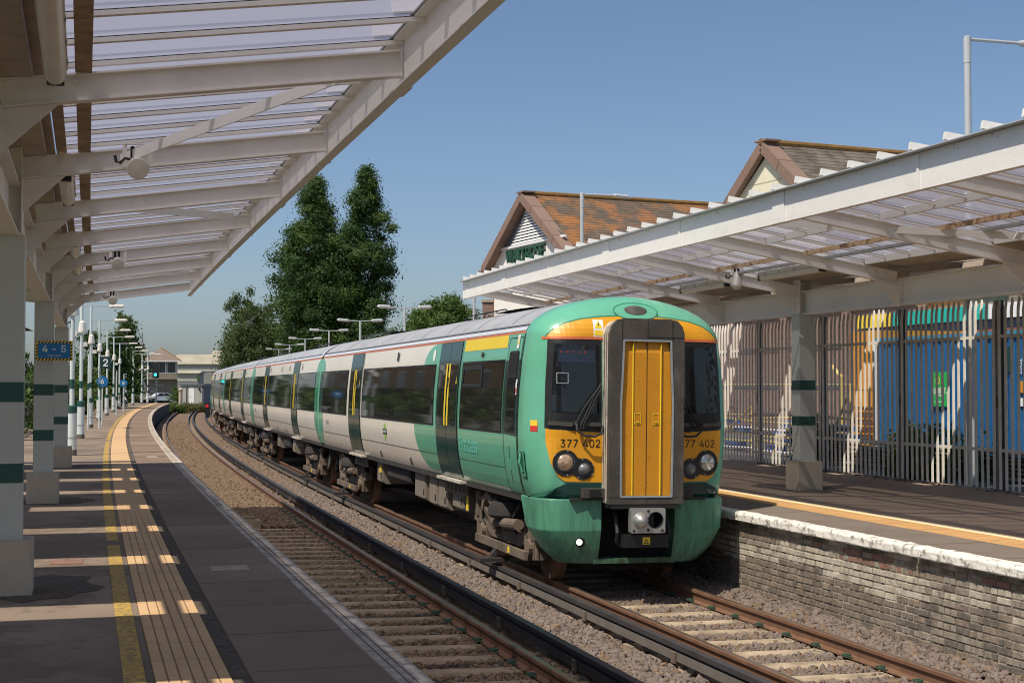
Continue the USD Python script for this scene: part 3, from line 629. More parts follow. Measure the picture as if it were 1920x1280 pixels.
CR, PR3, ztr = canopy('white cantilever canopy over the right platform behind the train', 1.15, 1, 3.15, br, .6, 4.80, .20, 4.52, 4.885, 4.0, 32.6, [22.65 - 17.88, 22.65 - 8.94, 22.65, 31.59], 3.75, 1.385,
    [(2.52, 2.675), (1.955, 2.10)], [b + 2.63 - 2.98 for b in br], 2.62, 3.3,
    [(1.22, .05, .10, .06, 'white_clean', 'purlin'), (1.72, .035, .06, -.02, 'rusty_tray', 'conduit'), (2.02, .09, .035, -.02, 'galvanised', 'cable_tray'), (2.60, .05, .10, .06, 'white_clean', 'purlin')], (3.72, 4.10),
    [(18.0 + .3, .25, 15.3, 2.4), (9.3, .25, 12.2, 2.4)])
# ---- tube lights, loudspeakers
def batten(p, q, label, group=None):
    p, q = np.array(p), np.array(q); t = (q - p) / np.linalg.norm(q - p)
    T = Thing('tube_light', label, 'tube light', (p + q) / 2, 0, group or 'tube lights under the canopies')
    T.part('diffuser', MB().tube([p, p + t * .03, q - t * .03, q], [.045, .065, .065, .045], 12), 'lens_cream', world=True, smooth=40)
    T.part('housing', MB().bar(p + [0, 0, .055], q + [0, 0, .055], .14, .05), 'white_paint', world=True)
    mb = MB(); 
    for k in range(4): c = p + (q - p) * (k + .5) / 4; mb.bar(c - t * .012 + [0, 0, .03], c + t * .012 + [0, 0, .03], .15, .03)
    T.part('clips', mb, 'galvanised', world=True, kind='stuff')
    for e, sg in ((p, -1), (q, 1)): T.part('end_cap', MB().bar(e - t * .0 * sg, e + t * .05 * sg, .10, .11), 'black', world=True)
ord_ = ['nearest', 'second', 'third', 'fourth', 'fifth']
for k, (a, b) in enumerate([(8.9, 10.9), (15.1, 16.8), (21.2, 22.8), (24.4, 25.8)]):
    batten(PL3(a, 2.20, ztl(2.20) - .06), PL3(b, 2.20, ztl(2.20) - .06), f'{ord_[k]} cream tube light hung lengthwise under the dark inner roof of the left canopy')
for a, b, l in [(20.0, 21.9, 'cream tube light under the right canopy, just right of the column head with the loudspeaker'), (23.2, 25.0, 'long dusty tube light under the right canopy, left of the loudspeaker')]:
    batten(PR3(a, 2.15, ztr(2.15) - .10), PR3(b, 2.15, ztr(2.15) - .10), l)
def speaker(p, axis, label, r=.095, L=.24, arm=True, group=None):
    p, a = np.array(p, float), np.array(axis, float); a /= np.linalg.norm(a); T = Thing('loudspeaker', label, 'loudspeaker', p, 0, group or 'loudspeakers under the canopies')
    T.part('body', MB().tube([p - a * L * .5, p - a * L * .42, p + a * L * .40, p + a * L * .5, p + a * L * .5], [r * .75, r * .88, r, r * .97, .001], 20, cap=True), 'speaker_white', world=True, smooth=40)
    T.part('cover', MB().tube([p + a * (L * .5), p + a * (L * .5 + .012), p + a * (L * .5 + .02)], [r * .93, r * .9, .002], 20), 'lens_cream', world=True, smooth=30)
    b = -np.cross(a, [0, 0, 1]); b /= np.linalg.norm(b)
    mb = MB()
    for sg in (-1, 1): mb.bar(p + b * (r + .012) * sg, p + b * (r + .012) * sg + [0, 0, .19], .012, .035, up=b)
    mb.bar(p + b * (r + .018) + [0, 0, .19], p - b * (r + .018) + [0, 0, .19], .035, .012); T.part('bracket', mb, 'white_paint', world=True)
    if arm:
        for o in (.02, -.05): T.part('cable_gland', MB().cyl(p - a * .05 + b * o * .8 + [0, 0, r * .8], p - a * .05 + b * o * .8 + [0, 0, r + .075], .018, 8), 'black', world=True)
        T.part('cable', MB().tube([p - b * .02 + [0, 0, r * .6], p - b * .10 + [0, 0, .07], p - b * .14 + [0, 0, .03], p - b * .17 + [0, 0, .04], p - b * .18 + [0, 0, .09]], .013, 8), 'black_rubber', world=True)
def sdir(s, n, z): t = th(s); return np.array([math.sin(t) * s + 0, math.cos(t) * s, z]) if False else None
for k, (s, l) in enumerate([(14.05, 'largest cream loudspeaker drum clipped to a rafter of the left canopy'), (23.45, 'second cream loudspeaker along the left canopy, with two black cable glands on top'), (32.55, 'farthest cream loudspeaker, at the open end of the left canopy')]):
    t = 1.62; a = -np.array([math.sin(th(s)), math.cos(th(s)), .25]); speaker(PL3(s, t, ztl(t) - .20), a, l, r=.09)
s = 22.4; speaker(PR3(s, 1.98, ztr(1.98) - .14), [-.15, -.45, -1.0], 'dusty cream loudspeaker hanging from a rafter of the right canopy', r=.075, L=.26)
# ---- car stop sign on the second column
def board(p, right, up, w, h, d, mb=None):           # thin box centred at p
    mb = mb or MB(); r, u = np.array(right, float), np.array(up, float); f = np.cross(r, u); p = np.array(p, float)
    v = np.array([p + r * w / 2 * i + u * h / 2 * j + f * d / 2 * k for i in (-1, 1) for j in (-1, 1) for k in (-1, 1)]); return mb.add(v, BOXF)
def lettering(text, p, right, up, h, bold=False, depth=.003, center=True, squeeze=1.0):
    m = meshkit.text_mesh(text, h, depth, bold); v = np.array(m.vertices); 
    if center: v[:, 0] -= (v[:, 0].min() + v[:, 0].max()) / 2; v[:, 1] -= h / 2
    v[:, 0] *= squeeze
    r, u = np.array(right, float), np.array(up, float); f = np.cross(r, u); return (np.array(p) + v[:, :1] * r + v[:, 1:2] * u + v[:, 2:] * f, np.array(m.faces))
def facing(s): t = th(s); return np.array([math.cos(t), -math.sin(t), 0]), np.array([0, 0, 1.0])      # right and up of a board that faces back along the line
R_, U_ = facing(23.4); cpos = W(23.25, -7.205, 3.085); F_ = np.cross(R_, U_)
T = Thing('car_stop_sign', 'blue 4 - 5 car stop board with black and yellow hazard border on a column', 'sign', cpos)
T.part('backing', board(cpos - F_ * .012, R_, U_, .50, .28, .012), 'black', world=True); T.part('face', board(cpos - F_ * .0, R_, U_, .435, .215, .014), 'sign_blue', world=True)
hz = MB()
for k in range(11):
    for j in (-1, 1):
        x = -.25 + k * .047 + .012; yv = j * .124; q0 = cpos + F_ * .004 + R_ * x + U_ * (yv - .016)
        sl = R_ * .012
        hz.add(np.array([q0 - sl, q0 + R_ * .022 - sl, q0 + R_ * .022 + U_ * .032 + sl, q0 + U_ * .032 + sl]), [[0, 1, 2, 3]])
for k in range(5):
    for j in (-1, 1):
        q0 = cpos + F_ * .004 + R_ * (j * .234 - .015) + U_ * (-.10 + k * .045); hz.add(np.array([q0, q0 + R_ * .03 + U_ * .012, q0 + R_ * .03 + U_ * .034, q0 + U_ * .022]), [[0, 1, 2, 3]])
T.part('hazard_stripes', hz, 'warn_yellow', world=True, kind='stuff')
T.part('number_text', lettering('4 - 5', cpos + F_ * .008 + U_ * .028, R_, U_, .095, True, squeeze=1.05), 'post_pale', world=True); T.part('caption_text', lettering('CAR STOP', cpos + F_ * .008 - U_ * .072, R_, U_, .026), 'post_pale', world=True)
# ================================================================ the train
# local frame of a carriage: x away from the camera along the chord, y to the left (the visible side), z up
PZ = [(1.14, 1.262), (1.18, 1.285), (1.3, 1.325), (1.5, 1.366), (1.7, 1.389), (1.9, 1.399), (2.1, 1.400), (2.5, 1.386), (2.9, 1.352), (3.285, 1.296)]
RZ = [(3.285, 1.296), (3.33, 1.275), (3.40, 1.225), (3.47, 1.15), (3.54, 1.04), (3.61, .88), (3.67, .68), (3.72, .45), (3.75, .22), (3.76, 0.0)]
pz, py = np.array(PZ).T
def prof(z): return np.interp(z, pz, py)
def side(off, sg=1): return lambda u, v: np.stack([u, sg * (prof(v) + off), v], -1)
SIDES = (1, -1)
def skin(shape, off, sg=1, mb=None): return (mb or MB()).poly(shape, side(off, sg), strip=.11)
def shell(x0, x1, pts, mb=None):
    mb = mb or MB(); p = np.array(pts); m = len(p); xs = np.array([x0, x1]); v = np.vstack([np.stack([np.full(m, x), p[:, 1], p[:, 0]], 1) for x in xs])
    return mb.add(v, [[j, j + 1, m + j + 1, m + j] for j in range(m - 1)])
side_pts = lambda sg: [(z, sg * y) for z, y in PZ]
roof_pts = [(z, y) for z, y in RZ] + [(z, -y) for z, y in RZ[::-1][1:]]
TR = Thing('passenger_train', 'green and white electric train with a yellow nose and grey gangway', 'train', (*W(19.0, 0, 0)[:2], 0), phi(28))
CANT = math.radians(.8)
class Car:
    """parts of the train given in a carriage's own frame and carried over into the train's"""
    def __init__(self, sa, sb):
        a, b = W(sa, 0, 0), W(sb, 0, 0); self.o = a; self.a = math.atan2(b[1] - a[1], b[0] - a[0]); self.L = float(np.linalg.norm(b - a))
    def world(self, v):
        v = np.asarray(v); c, s = math.cos(CANT), math.sin(CANT); y, z = v[:, 1] * c - v[:, 2] * s, v[:, 1] * s + v[:, 2] * c
        c, s = math.cos(self.a), math.sin(self.a); return np.stack([self.o[0] + v[:, 0] * c - y * s, self.o[1] + v[:, 0] * s + y * c, z], 1)
    def part(self, name, geo, m, parent=None, smooth=False, **k):
        if isinstance(geo, MB): geo = geo.get()
        elif hasattr(geo, 'vertices'): geo = (np.array(geo.vertices), np.array(geo.faces))
        return TR.part(name, (self.world(geo[0]), geo[1]), m, parent, world=True, smooth=smooth, **k)
WZ0, WZ1 = 1.955, 2.905
def bogie(c, x, detailed=True):
    f = MB()
    for sg in (1, -1):
        y = sg * 1.0
        # side frame: dropped centre with raised ends
        pts = [(-1.75, .62), (-1.15, .62), (-.75, .47), (.75, .47), (1.15, .62), (1.75, .62)]
        for (a, za), (b, zb) in zip(pts[:-1], pts[1:]): f.bar((x + a, y, za), (x + b, y, zb), .16, .17)
    f.box(x - .35, x + .35, -1.0, 1.0, .48, .72); fr = c.part('bogie_frame', f, 'underframe')
    for w in (-1.2, 1.2):
        for sg in (1, -1):
            wh = MB().tube([(x + w, sg * .70, .42), (x + w, sg * .735, .42), (x + w, sg * .735, .42), (x + w, sg * .835, .42)], [.44, .44, .415, .41], 22); c.part('wheel', wh, 'rail_rust', fr, smooth=40)
            ab = MB().box(x + w - .16, x + w + .16, sg * .88 - .1 * (sg < 0), sg * .88 + .1 * (sg > 0), .27, .57) if False else MB().bar((x + w - .16, sg * .97, .42), (x + w + .16, sg * .97, .42), .2, .3)
            ab.cyl((x + w, sg * 1.05, .42), (x + w, sg * 1.13, .42), .115, 14); ab.bar((x + w - .09, sg * 1.0, .58), (x + w + .09, sg * 1.0, .58), .18, .12); c.part('axle_box', ab, 'underframe', fr)
            if sg > 0 and detailed:
                sp = MB()
                for z in np.arange(.66, .88, .045): sp.cyl((x + w, 1.0, z), (x + w, 1.0, z + .028), .105, 14)
                c.part('spring', sp, 'underframe_dark', fr); c.part('spring_cap', MB().tube([(x + w, 1.0, .88), (x + w, 1.0, .92), (x + w, 1.0, .955)], [.15, .14, .06], 14), 'underframe', fr)
                c.part('damper', MB().tube([(x + w + .30 * np.sign(w), 1.07, .30), (x + w + .30 * np.sign(w), 1.07, .62), (x + w + .30 * np.sign(w), 1.07, .62), (x + w + .30 * np.sign(w), 1.07, .98)], [.035, .035, .055, .055], 10), 'underframe', fr)
        c.part('axle', MB().cyl((x + w, -.7, .42), (x + w, .7, .42), .08, 10), 'underframe_dark', fr)
        if detailed:
            g = MB().box(x + w - .05, x + w + .34, 1.02, 1.08, .30, .36); g.bar((x + w + .32, 1.05, .30), (x + w + .32, 1.05, .78), .05, .07); g.bar((x + w - .1, 1.05, .74), (x + w + .34, 1.05, .74), .05, .05); c.part('guard_iron', g, 'underframe', fr)
    if detailed:
        c.part('air_spring', MB().tube([(x, 1.0, .72), (x, 1.0, .76), (x, 1.0, .86), (x, 1.0, .94)], [.30, .34, .33, .28], 18), 'underframe_dark', fr, smooth=40)
        yd = MB().tube([(x - .95, 1.17, .70), (x - .3, 1.17, .66), (x - .3, 1.17, .66), (x + .3, 1.17, .62)], [.075, .075, .05, .05], 12); c.part('yaw_damper', yd, 'underframe', fr)
        br_ = MB()
        pts = [(x + .25, 1.10, .48), (x + .32, 1.10, .70), (x + .50, 1.10, .90), (x + .72, 1.10, .98), (x + .9, 1.10, .92), (x + 1.0, 1.1, .76)]
        for p, q in zip(pts[:-1], pts[1:]): br_.bar(p, q, .10, .14, up=(0, 1, 0))
        br_.bar((x + .25, 1.12, .50), (x + .95, 1.12, .78), .06, .07); c.part('traction_bracket', br_, 'underframe', fr)
        sh = MB().bar((x - 1.45, 1.21, .34), (x + 1.1, 1.21, .34), .05, .11); c.part('shoe_beam', sh, 'underframe', fr)
        s2 = MB().box(x - .2, x + .15, 1.1, 1.5, .12, .17); s2.bar((x - .02, 1.2, .3), (x - .02, 1.3, .16), .12, .05); c.part('collector_shoe', s2, 'underframe_dark', fr)
        c.part('warning_plate', MB().box(x - .75, x - .66, 1.236, 1.24, .305, .385), 'warn_yellow', fr)
        for k in range(5):
            xx = x - 1.2 + k * .55; c.part('hose', MB().tube([(xx, 1.06, .95), (xx + .08, 1.13, .78), (xx + .14, 1.10, .60), (xx + .05, 1.05, .50)], .022, 6), 'black_rubber', fr)
def door(c, x, w=1.36, sg=1, near=True, white_edge=True):
    """a pair of plug doors; x is the edge nearer the camera"""
    c.part('door_seal', skin(sbox(x - .035, 1.16, x + w + .035, 3.255), .004, sg), 'black')
    if white_edge:
        for a in (x - .065, x + w + .03): c.part('door_edge', skin(sbox(a, 1.95, a + .03, 3.25), .007, sg), 'livery_white' if white_edge is True else white_edge)
    h = w / 2
    for k, a in enumerate((x, x + h)):
        d = c.part('door_leaf', skin(sbox(a + .008, 1.17, a + h - .008, 3.245), .012, sg), 'livery_dark')
        g = rounded(a + .10, a + h - .10, 1.95, 2.92, .05); c.part('door_window', skin(g, .016, sg), 'train_glass', d)
        xb = a + (h - .135 if k == 0 else .045); c.part('grab_strip', skin(sbox(xb, 1.95, xb + .09, 2.915), .019, sg), 'bar_yellow', d)
    if near and sg > 0:
        c.part('door_button', skin(sbox(x + .60, 2.55, x + .66, 2.70), .024, sg), 'black'); c.part('warning_label', skin(Polygon([(x - .02 + .11, 2.60), (x + .15, 2.60), (x + .12, 2.72)]), .02, sg), 'warn_yellow')
    st = MB().box(x - .08, x + w + .08, sg * 1.24 if sg > 0 else -1.36, 1.36 if sg > 0 else -1.24, 1.085, 1.125)
    sp = c.part('door_step', st, 'gangway_pale')
    if sg > 0:
        ap = MB().bar((x - .02, 1.22, .98), (x + w + .02, 1.22, .98), .03, .2); c.part('step_apron', ap, 'underframe', sp)
        for k in range(5): c.part('apron_hole', MB().box(x + .12 + k * .25, x + .22 + k * .25, 1.236, 1.24, .93, 1.02), 'underframe_dark', sp)
def window(c, x0, x1, sg=1, bars=1, vent=False):
    fr_ = c.part('window', skin(sbox(x0, WZ0 - .03, x1, WZ1 + .02), .006, sg), 'black'); k = bars
    w = (x1 - x0 - .06) / k
    for i in range(k): c.part('window_pane', skin(rounded(x0 + .03 + i * w + .008, x0 + .03 + (i + 1) * w - .008, WZ0, WZ1, .03), .010, sg), 'train_glass', fr_)
    return fr_
def body(c, x0, x1, m, x_lo=None):
    for sg in SIDES: c.part('body_side', shell(x0, x1, side_pts(sg)), m, smooth=40)
    rf = c.part('roof', shell(x0, x1, roof_pts), 'train_roof', smooth=40)
    fl = MB().box(x0, x1, -1.26, 1.26, 1.06, 1.14); c.part('floor_pan', fl, 'underframe_dark')
    for sg in SIDES:
        gp = lambda z0, z1, off: MB().add(np.array([[x, sg * (np.interp(z, [a for a, b in RZ], [b for a, b in RZ]) + off), z + off * .6] for x in (x0, x1) for z in (z0, z1)]), [[0, 1, 3, 2]])
        c.part('cant_stripe', skin(sbox(x0, 3.258, x1, 3.285), .004, sg), 'stripe_orange'); c.part('gutter', gp(3.292, 3.345, .006), 'gutter_pale'); c.part('gutter_seal', gp(3.352, 3.378, .006), 'gutter_dark')
    for k in range(int((x1 - x0) / 1.9)):
        x = x0 + .9 + k * 1.9; mb = MB()
        ring = [(y * 1.003, z + .006) for z, y in RZ[2:]]; ring = ring + [(-y, z) for y, z in ring[::-1][1:]]
        for (ya, za), (yb, zb) in zip(ring[:-1], ring[1:]): mb.add(np.array([[x, ya, za], [x + .025, ya, za], [x + .025, yb, zb], [x, yb, zb]]), [[0, 1, 2, 3]])
        c.part('roof_seam', mb, 'gutter_dark', rf)
    for e in ((x0 + 3.2, x0 + 5.4), (x1 - 4.6, x1 - 2.4)):
        mb = MB().poly(rounded(e[0], e[1], -.75, .75, .1), lambda u, v: np.stack([u, v, np.interp(np.abs(v), [b for a, b in RZ][::-1], [a for a, b in RZ][::-1]) + .05], -1), strip=.25)
        hv = c.part('roof_vent', mb, 'train_roof', rf)
        for k in range(3): xx = e[0] + .4 + k * .6; c.part('lifting_handle', MB().tube([(xx, .50, 3.73), (xx + .03, .56, 3.775), (xx + .28, .80, 3.72), (xx + .30, .84, 3.66)], .012, 6), 'black', rf)
    return rf
def seam(c, x0, x1, z=1.462, sg=1): c.part('panel_seam', skin(sbox(x0, z, x1, z + .010), .003, sg), 'underframe_dark')
def number(c, text, x, z, h, m='text_black', off=.012, sq=.85):
    g = meshkit.text_mesh(text, h, .001); v = np.array(g.vertices); w = v[:, 0].max(); zz = z + v[:, 1]
    return c.part('lettering', (np.stack([x - v[:, 0] * sq, prof(zz) + off + v[:, 2], zz], 1), np.array(g.faces)), m)
def ellipse_edge(x_in, x_out, z0, z1, flip=False, k=14):
    """region from x_in bounded by a quarter ellipse that reaches x_out"""
    a = np.linspace(0, np.pi / 2, k); dx = x_out - x_in
    return Polygon([(x_in, z0), (x_in, z1)] + [(x_in + dx * math.cos(t), z1 - (z1 - z0) * math.sin(t)) for t in a])
def equipment(c, spans):
    for (x0, x1, z0, m) in spans:
        b = c.part('equipment_case', prism_x(x0, x1, z0), m)
        c.part('case_door', MB().box(x0 + .05, x1 - .05, 1.165, 1.175, z0 + .05, 1.0), m, b); c.part('case_latch', MB().box(x0 + .10, x0 + .16, 1.175, 1.185, z0 + .1, z0 + .2), 'underframe_dark', b)
def prism_x(x0, x1, z0):
    mb = MB(); pts = [(-1.16, z0 + .06), (-1.10, z0), (1.10, z0), (1.165, z0 + .06), (1.165, 1.05), (-1.16, 1.05)]; m = len(pts)
    v = np.array([[x, y, z] for x in (x0, x1) for y, z in pts]); return mb.add(v, [[j, (j + 1) % m, m + (j + 1) % m, m + j] for j in range(m)]).add(v[:m], [[0, 1, 2, 3], [0, 3, 4, 5]]).add(v[m:], [[0, 1, 2, 3], [0, 3, 4, 5]])
def end_bands(c, x, d):
    """the green band at a carriage end; d = +1 when the end is the one nearer the camera"""
    for sg in (1,):
        w = .62
        lo = Polygon([(x, 1.145), (x, 1.93)] + [(x + d * (w - .30 * t * t), 1.93 - .785 * t) for t in np.linspace(0, 1, 9)])
        hi = Polygon([(x, 2.93), (x, 3.25)] + [(x + d * (w * math.cos(t)), 2.93 + .32 * math.sin(t)) for t in np.linspace(math.pi / 2, 0, 9)])
        c.part('end_panel', skin(lo, .005), 'livery_green'); c.part('end_panel', skin(hi, .005), 'livery_green'); c.part('end_panel', skin(sbox(min(x, x + d * w), 1.93, max(x, x + d * w), 2.93), .005), 'livery_mid' if d > 0 else 'livery_dark')
# ---------------------------------------------------------------- the leading carriage
C1 = Car(19.0, 37.3); X1 = C1.L
body(C1, .72, X1, 'livery_white')
g0 = Polygon([(.72, 1.142), (.72, 3.257), (5.6, 3.257)] + [(5.6 + .95 * math.sin(t) , 3.257 - .34 * (1 - math.cos(t))) for t in np.linspace(0, math.pi / 2, 10)] + [(6.55, 2.9), (7.1, 2.9), (7.1, 1.95)] + [(5.6 + 1.5 * math.cos(t), 1.95 - .806 * math.sin(t)) for t in np.linspace(0, math.pi / 2, 12)])
for sg in SIDES: C1.part('green_panel', skin(g0, .003, sg), 'livery_green')
C1.part('first_class_band', skin(sbox(1.5, 3.085, 3.86, 3.255), .006), 'first_yellow')
window(C1, 1.50, 3.86, 1, 1)
C1.part('window_vent', skin(sbox(2.62, 2.55, 3.78, 2.87).difference(sbox(2.70, 2.60, 3.70, 2.80)), .018), 'black')
for x0, x1, b in ((5.62, 12.3, 4), (14.15, 17.75, 2)): window(C1, x0, x1, 1, b)
door(C1, 4.0, 1.40, white_edge='livery_green'); door(C1, 12.45, 1.42)
# cab side: door, its window and handles, and the dark sweep behind the windscreen
sw = Polygon([(1.48, 1.93), (1.48, 2.90), (.62, 2.92)] + [(.62 - .42 * math.sin(t), 2.41 + .51 * math.cos(t)) for t in np.linspace(0, math.pi, 14)] + [(.62, 1.90)])
C1.part('cab_sweep', skin(sw.intersection(sbox(.735, 0, 3, 4)), .005), 'livery_dark')
cd = C1.part('cab_door', skin(sbox(.78, 1.15, 1.40, 3.20), .004), 'livery_green')
C1.part('door_gap', skin(sbox(.77, 1.15, 1.41, 3.21).difference(sbox(.785, 1.16, 1.395, 3.2)), .007), 'black', cd)
C1.part('door_lower', skin(sbox(.785, 1.93, 1.395, 2.91), .007), 'livery_dark', cd)
C1.part('cab_window', skin(rounded(.86, 1.32, 1.95, 3.03, .04), .010), 'black', cd)
C1.part('cab_glass', skin(rounded(.90, 1.28, 2.28, 2.68, .03).union(rounded(.90, 1.28, 1.98, 2.24, .02)), .014), 'train_glass', cd); C1.part('open_window', skin(sbox(.90, 2.72, 1.28, 3.0), .014), 'dark_void', cd)
C1.part('seam_line', skin(sbox(.715, 1.14, .745, 3.25), .008), 'black')
for a, z in ((1.12, 1.62), (1.12, 1.30)): C1.part('handle_slot', skin(sbox(a, z, a + .02, z + .16), .009), 'underframe_dark', cd)
C1.part('warning_label', skin(sbox(.80, 2.45, .86, 2.65), .016), 'text_white', cd); C1.part('warning_label', skin(sbox(.81, 2.47, .85, 2.54), .018), 'warn_red', cd)
C1.part('warning_label', skin(sbox(.92, 3.06, 1.02, 3.24), .012), 'text_white', cd); C1.part('warning_label', skin(Polygon([(.93, 3.12), (1.01, 3.12), (.97, 3.22)]), .015), 'warn_yellow', cd)
gh = C1.part('grab_recess', skin(rounded(.36, .56, 1.42, 1.80, .03), .012), 'livery_mid') if False else None
number(C1, 'First class', 3.85, 1.60, .205, 'text_aqua', sq=.78)
C1.part('class_mark', skin(affinity.scale(Point(5.87, 3.07).buffer(1), .085, .10), .008), 'text_white')
C1.part('emblem_leaf', skin(affinity.scale(Point(9.75, 1.70).buffer(1), .105, .16), .006), 'logo_lime'); C1.part('emblem_bar', skin(sbox(9.56, 1.655, 9.94, 1.755), .008), 'livery_dark'); number(C1, 'SOUTHERN', 9.925, 1.682, .045, 'text_white', .011, sq=1.0)
number(C1, '78742', 17.05, 1.66, .10, sq=.8)
seam(C1, 1.42, 3.95); seam(C1, 5.45, 12.38); seam(C1, 13.95, X1 - .6)
for x, z in ((2.75, 3.02), (8.85, 3.10)):
    b = C1.part('side_lamp', skin(sbox(x - .09, z - .07 if x > 5 else z - .03, x + .05, z + .09 if x > 5 else z + .03), .02), 'underframe_dark'); C1.part('lamp_lens', skin(sbox(x - .05, z - .02, x + .01, z + .02), .03), 'lens_dim', b)
for x in (7.6, 10.4): C1.part('filler_flap', skin(Polygon([(x, 1.18), (x + .16, 1.18), (x + .13, 1.32), (x + .03, 1.32)]), .008), 'underframe_dark'); C1.part('flap_lip', skin(sbox(x + .02, 1.30, x + .14, 1.325), .012), 'gutter_pale')
end_bands(C1, X1, -1)
bogie(C1, 2.35); bogie(C1, X1 - 3.1)
equipment(C1, [(4.4, 5.15, .62, 'box_grey'), (5.5, 6.15, .55, 'box_grey'), (6.2, 6.85, .55, 'box_grey'), (7.1, 8.0, .58, 'box_grey'), (11.0, 11.6, .62, 'box_grey'), (8.4, 10.6, .78, 'underframe_dark')])
C1.part('yellow_tag', MB().box(4.12, 4.25, 1.17, 1.175, .66, .86), 'warn_yellow'); C1.part('yellow_tag', MB().box(11.1, 11.26, 1.18, 1.19, .84, .98), 'warn_yellow')
# ---------------------------------------------------------------- the nose
ZC = 2.35
poly_sec = Polygon([(y, z) for z, y in PZ] + [(y, z) for z, y in RZ[1:]] + [(-y, z) for z, y in RZ[::-1][1:]] + [(-y, z) for z, y in PZ[::-1][1:]])
angs = np.linspace(0, 2 * np.pi, 721)[:-1]
def _ray(a):
    l = LineString([(0, ZC), (4 * math.cos(a), ZC + 4 * math.sin(a))]).intersection(poly_sec.exterior); p = l if l.geom_type == 'Point' else list(l.geoms)[-1]; return math.hypot(p.x, p.y - ZC)
rays = np.array([_ray(a) for a in angs])
def nose_x(y, z):
    y, z = np.asarray(y, float), np.asarray(z, float); a = np.arctan2(z - ZC, y) % (2 * np.pi); r0 = np.interp(a, np.append(angs, 2 * np.pi), np.append(rays, rays[0])); r = np.hypot(y, z - ZC)
    up = np.clip((z - 3.0) / .5, 0, 1); dn = np.clip((1.9 - z) / .5, 0, 1); R = .44 + .06 * up - .36 * dn * np.clip((1.28 - np.abs(y)) / .30, 0, 1); d = np.clip(r0 - r, 0, None)
    fil = np.where(d < R, R - np.sqrt(np.clip(R * R - (R - d) ** 2, 0, None)), 0); return fil + .09 * (y / 1.2) ** 2 + .045 * np.clip(z - 2.0, 0, None)
nf = lambda off: (lambda u, v: np.stack([nose_x(u, v) - off, u, v], -1))
def nose():
    k = 300; A = np.linspace(0, 2 * np.pi, k + 1)[:-1]; r0 = np.interp(A, angs, rays, period=2 * np.pi); rings = []
    rings.append((np.full(k, .735), r0))
    for d in (0, .004, .012, .025, .04, .06, .085, .115, .15, .19, .235, .285, .34, .385, .43): rings.append((None, r0 - d))
    for q in (.8, .55, .3, .08): rings.append((None, (r0 - .43) * q))
    v = []
    for x, r in rings:
        y, z = r * np.cos(A), ZC + r * np.sin(A); v.append(np.stack([np.minimum(nose_x(y, z), .735) if x is None else x, y, z], 1))
    f = [[i * k + j, i * k + (j + 1) % k, (i + 1) * k + (j + 1) % k, (i + 1) * k + j] for i in range(len(rings) - 1) for j in range(k)]
    v.append(np.array([[nose_x(0, ZC), 0, ZC]])); v = np.vstack(v); b = (len(rings) - 1) * k
    return (v, np.array([[*q[:3]] for q in f] + [[q[0], q[2], q[3]] for q in f] + [[b + j, b + (j + 1) % k, len(v) - 1] for j in range(k)]))
cab = C1.part('cab_shell', nose(), 'livery_green', smooth=50)
def fskin(shape, off, mb=None):
    mb = mb or MB(); x0, y0, x1, y1 = shape.bounds; e = np.arange(math.floor(x0 / .06), math.ceil(x1 / .06)) * .06
    for a in e:
        g = shape.intersection(sbox(a, -9, a + .06, 9))
        if not g.is_empty: mb.poly(g, nf(off + .003), strip=.06)
    return mb
def both(fn):
    for sg in (1, -1): fn(sg)
flip = lambda pg, sg: affinity.scale(pg, sg, 1, origin=(0, 0))
arc = [(1.19, 3.19), (1.17, 3.22), (1.09, 3.30), (.95, 3.375), (.76, 3.43), (.5, 3.465), (.2, 3.485), (-.2, 3.485), (-.5, 3.465), (-.76, 3.43), (-.95, 3.375), (-1.09, 3.30), (-1.17, 3.22), (-1.19, 3.19)]
C1.part('yellow_brow', fskin(Polygon(arc), .009), 'livery_yellow'); C1.part('brow_stripe', fskin(sbox(-1.22, 3.165, 1.22, 3.20), .011), 'stripe_orange')
C1.part('brow_line', fskin(LineString(arc).buffer(.008), .011), 'livery_mid')
C1.part('lamp_housing', fskin(affinity.scale(Point(0, 3.545).buffer(1), .30, .115), .012), 'livery_green'); C1.part('housing_line', fskin(affinity.scale(Point(0, 3.545).buffer(1), .305, .12).difference(affinity.scale(Point(0, 3.545).buffer(1), .29, .108)), .014), 'livery_mid'); C1.part('marker_lens', fskin(affinity.scale(Point(0, 3.56).buffer(1), .155, .062), .018), 'gangway_grey')
wsp = Polygon([(1.165, 3.165), (1.20, 2.6), (1.215, 2.04), (1.16, 2.025), (.5, 1.985), (.5, 3.165)])
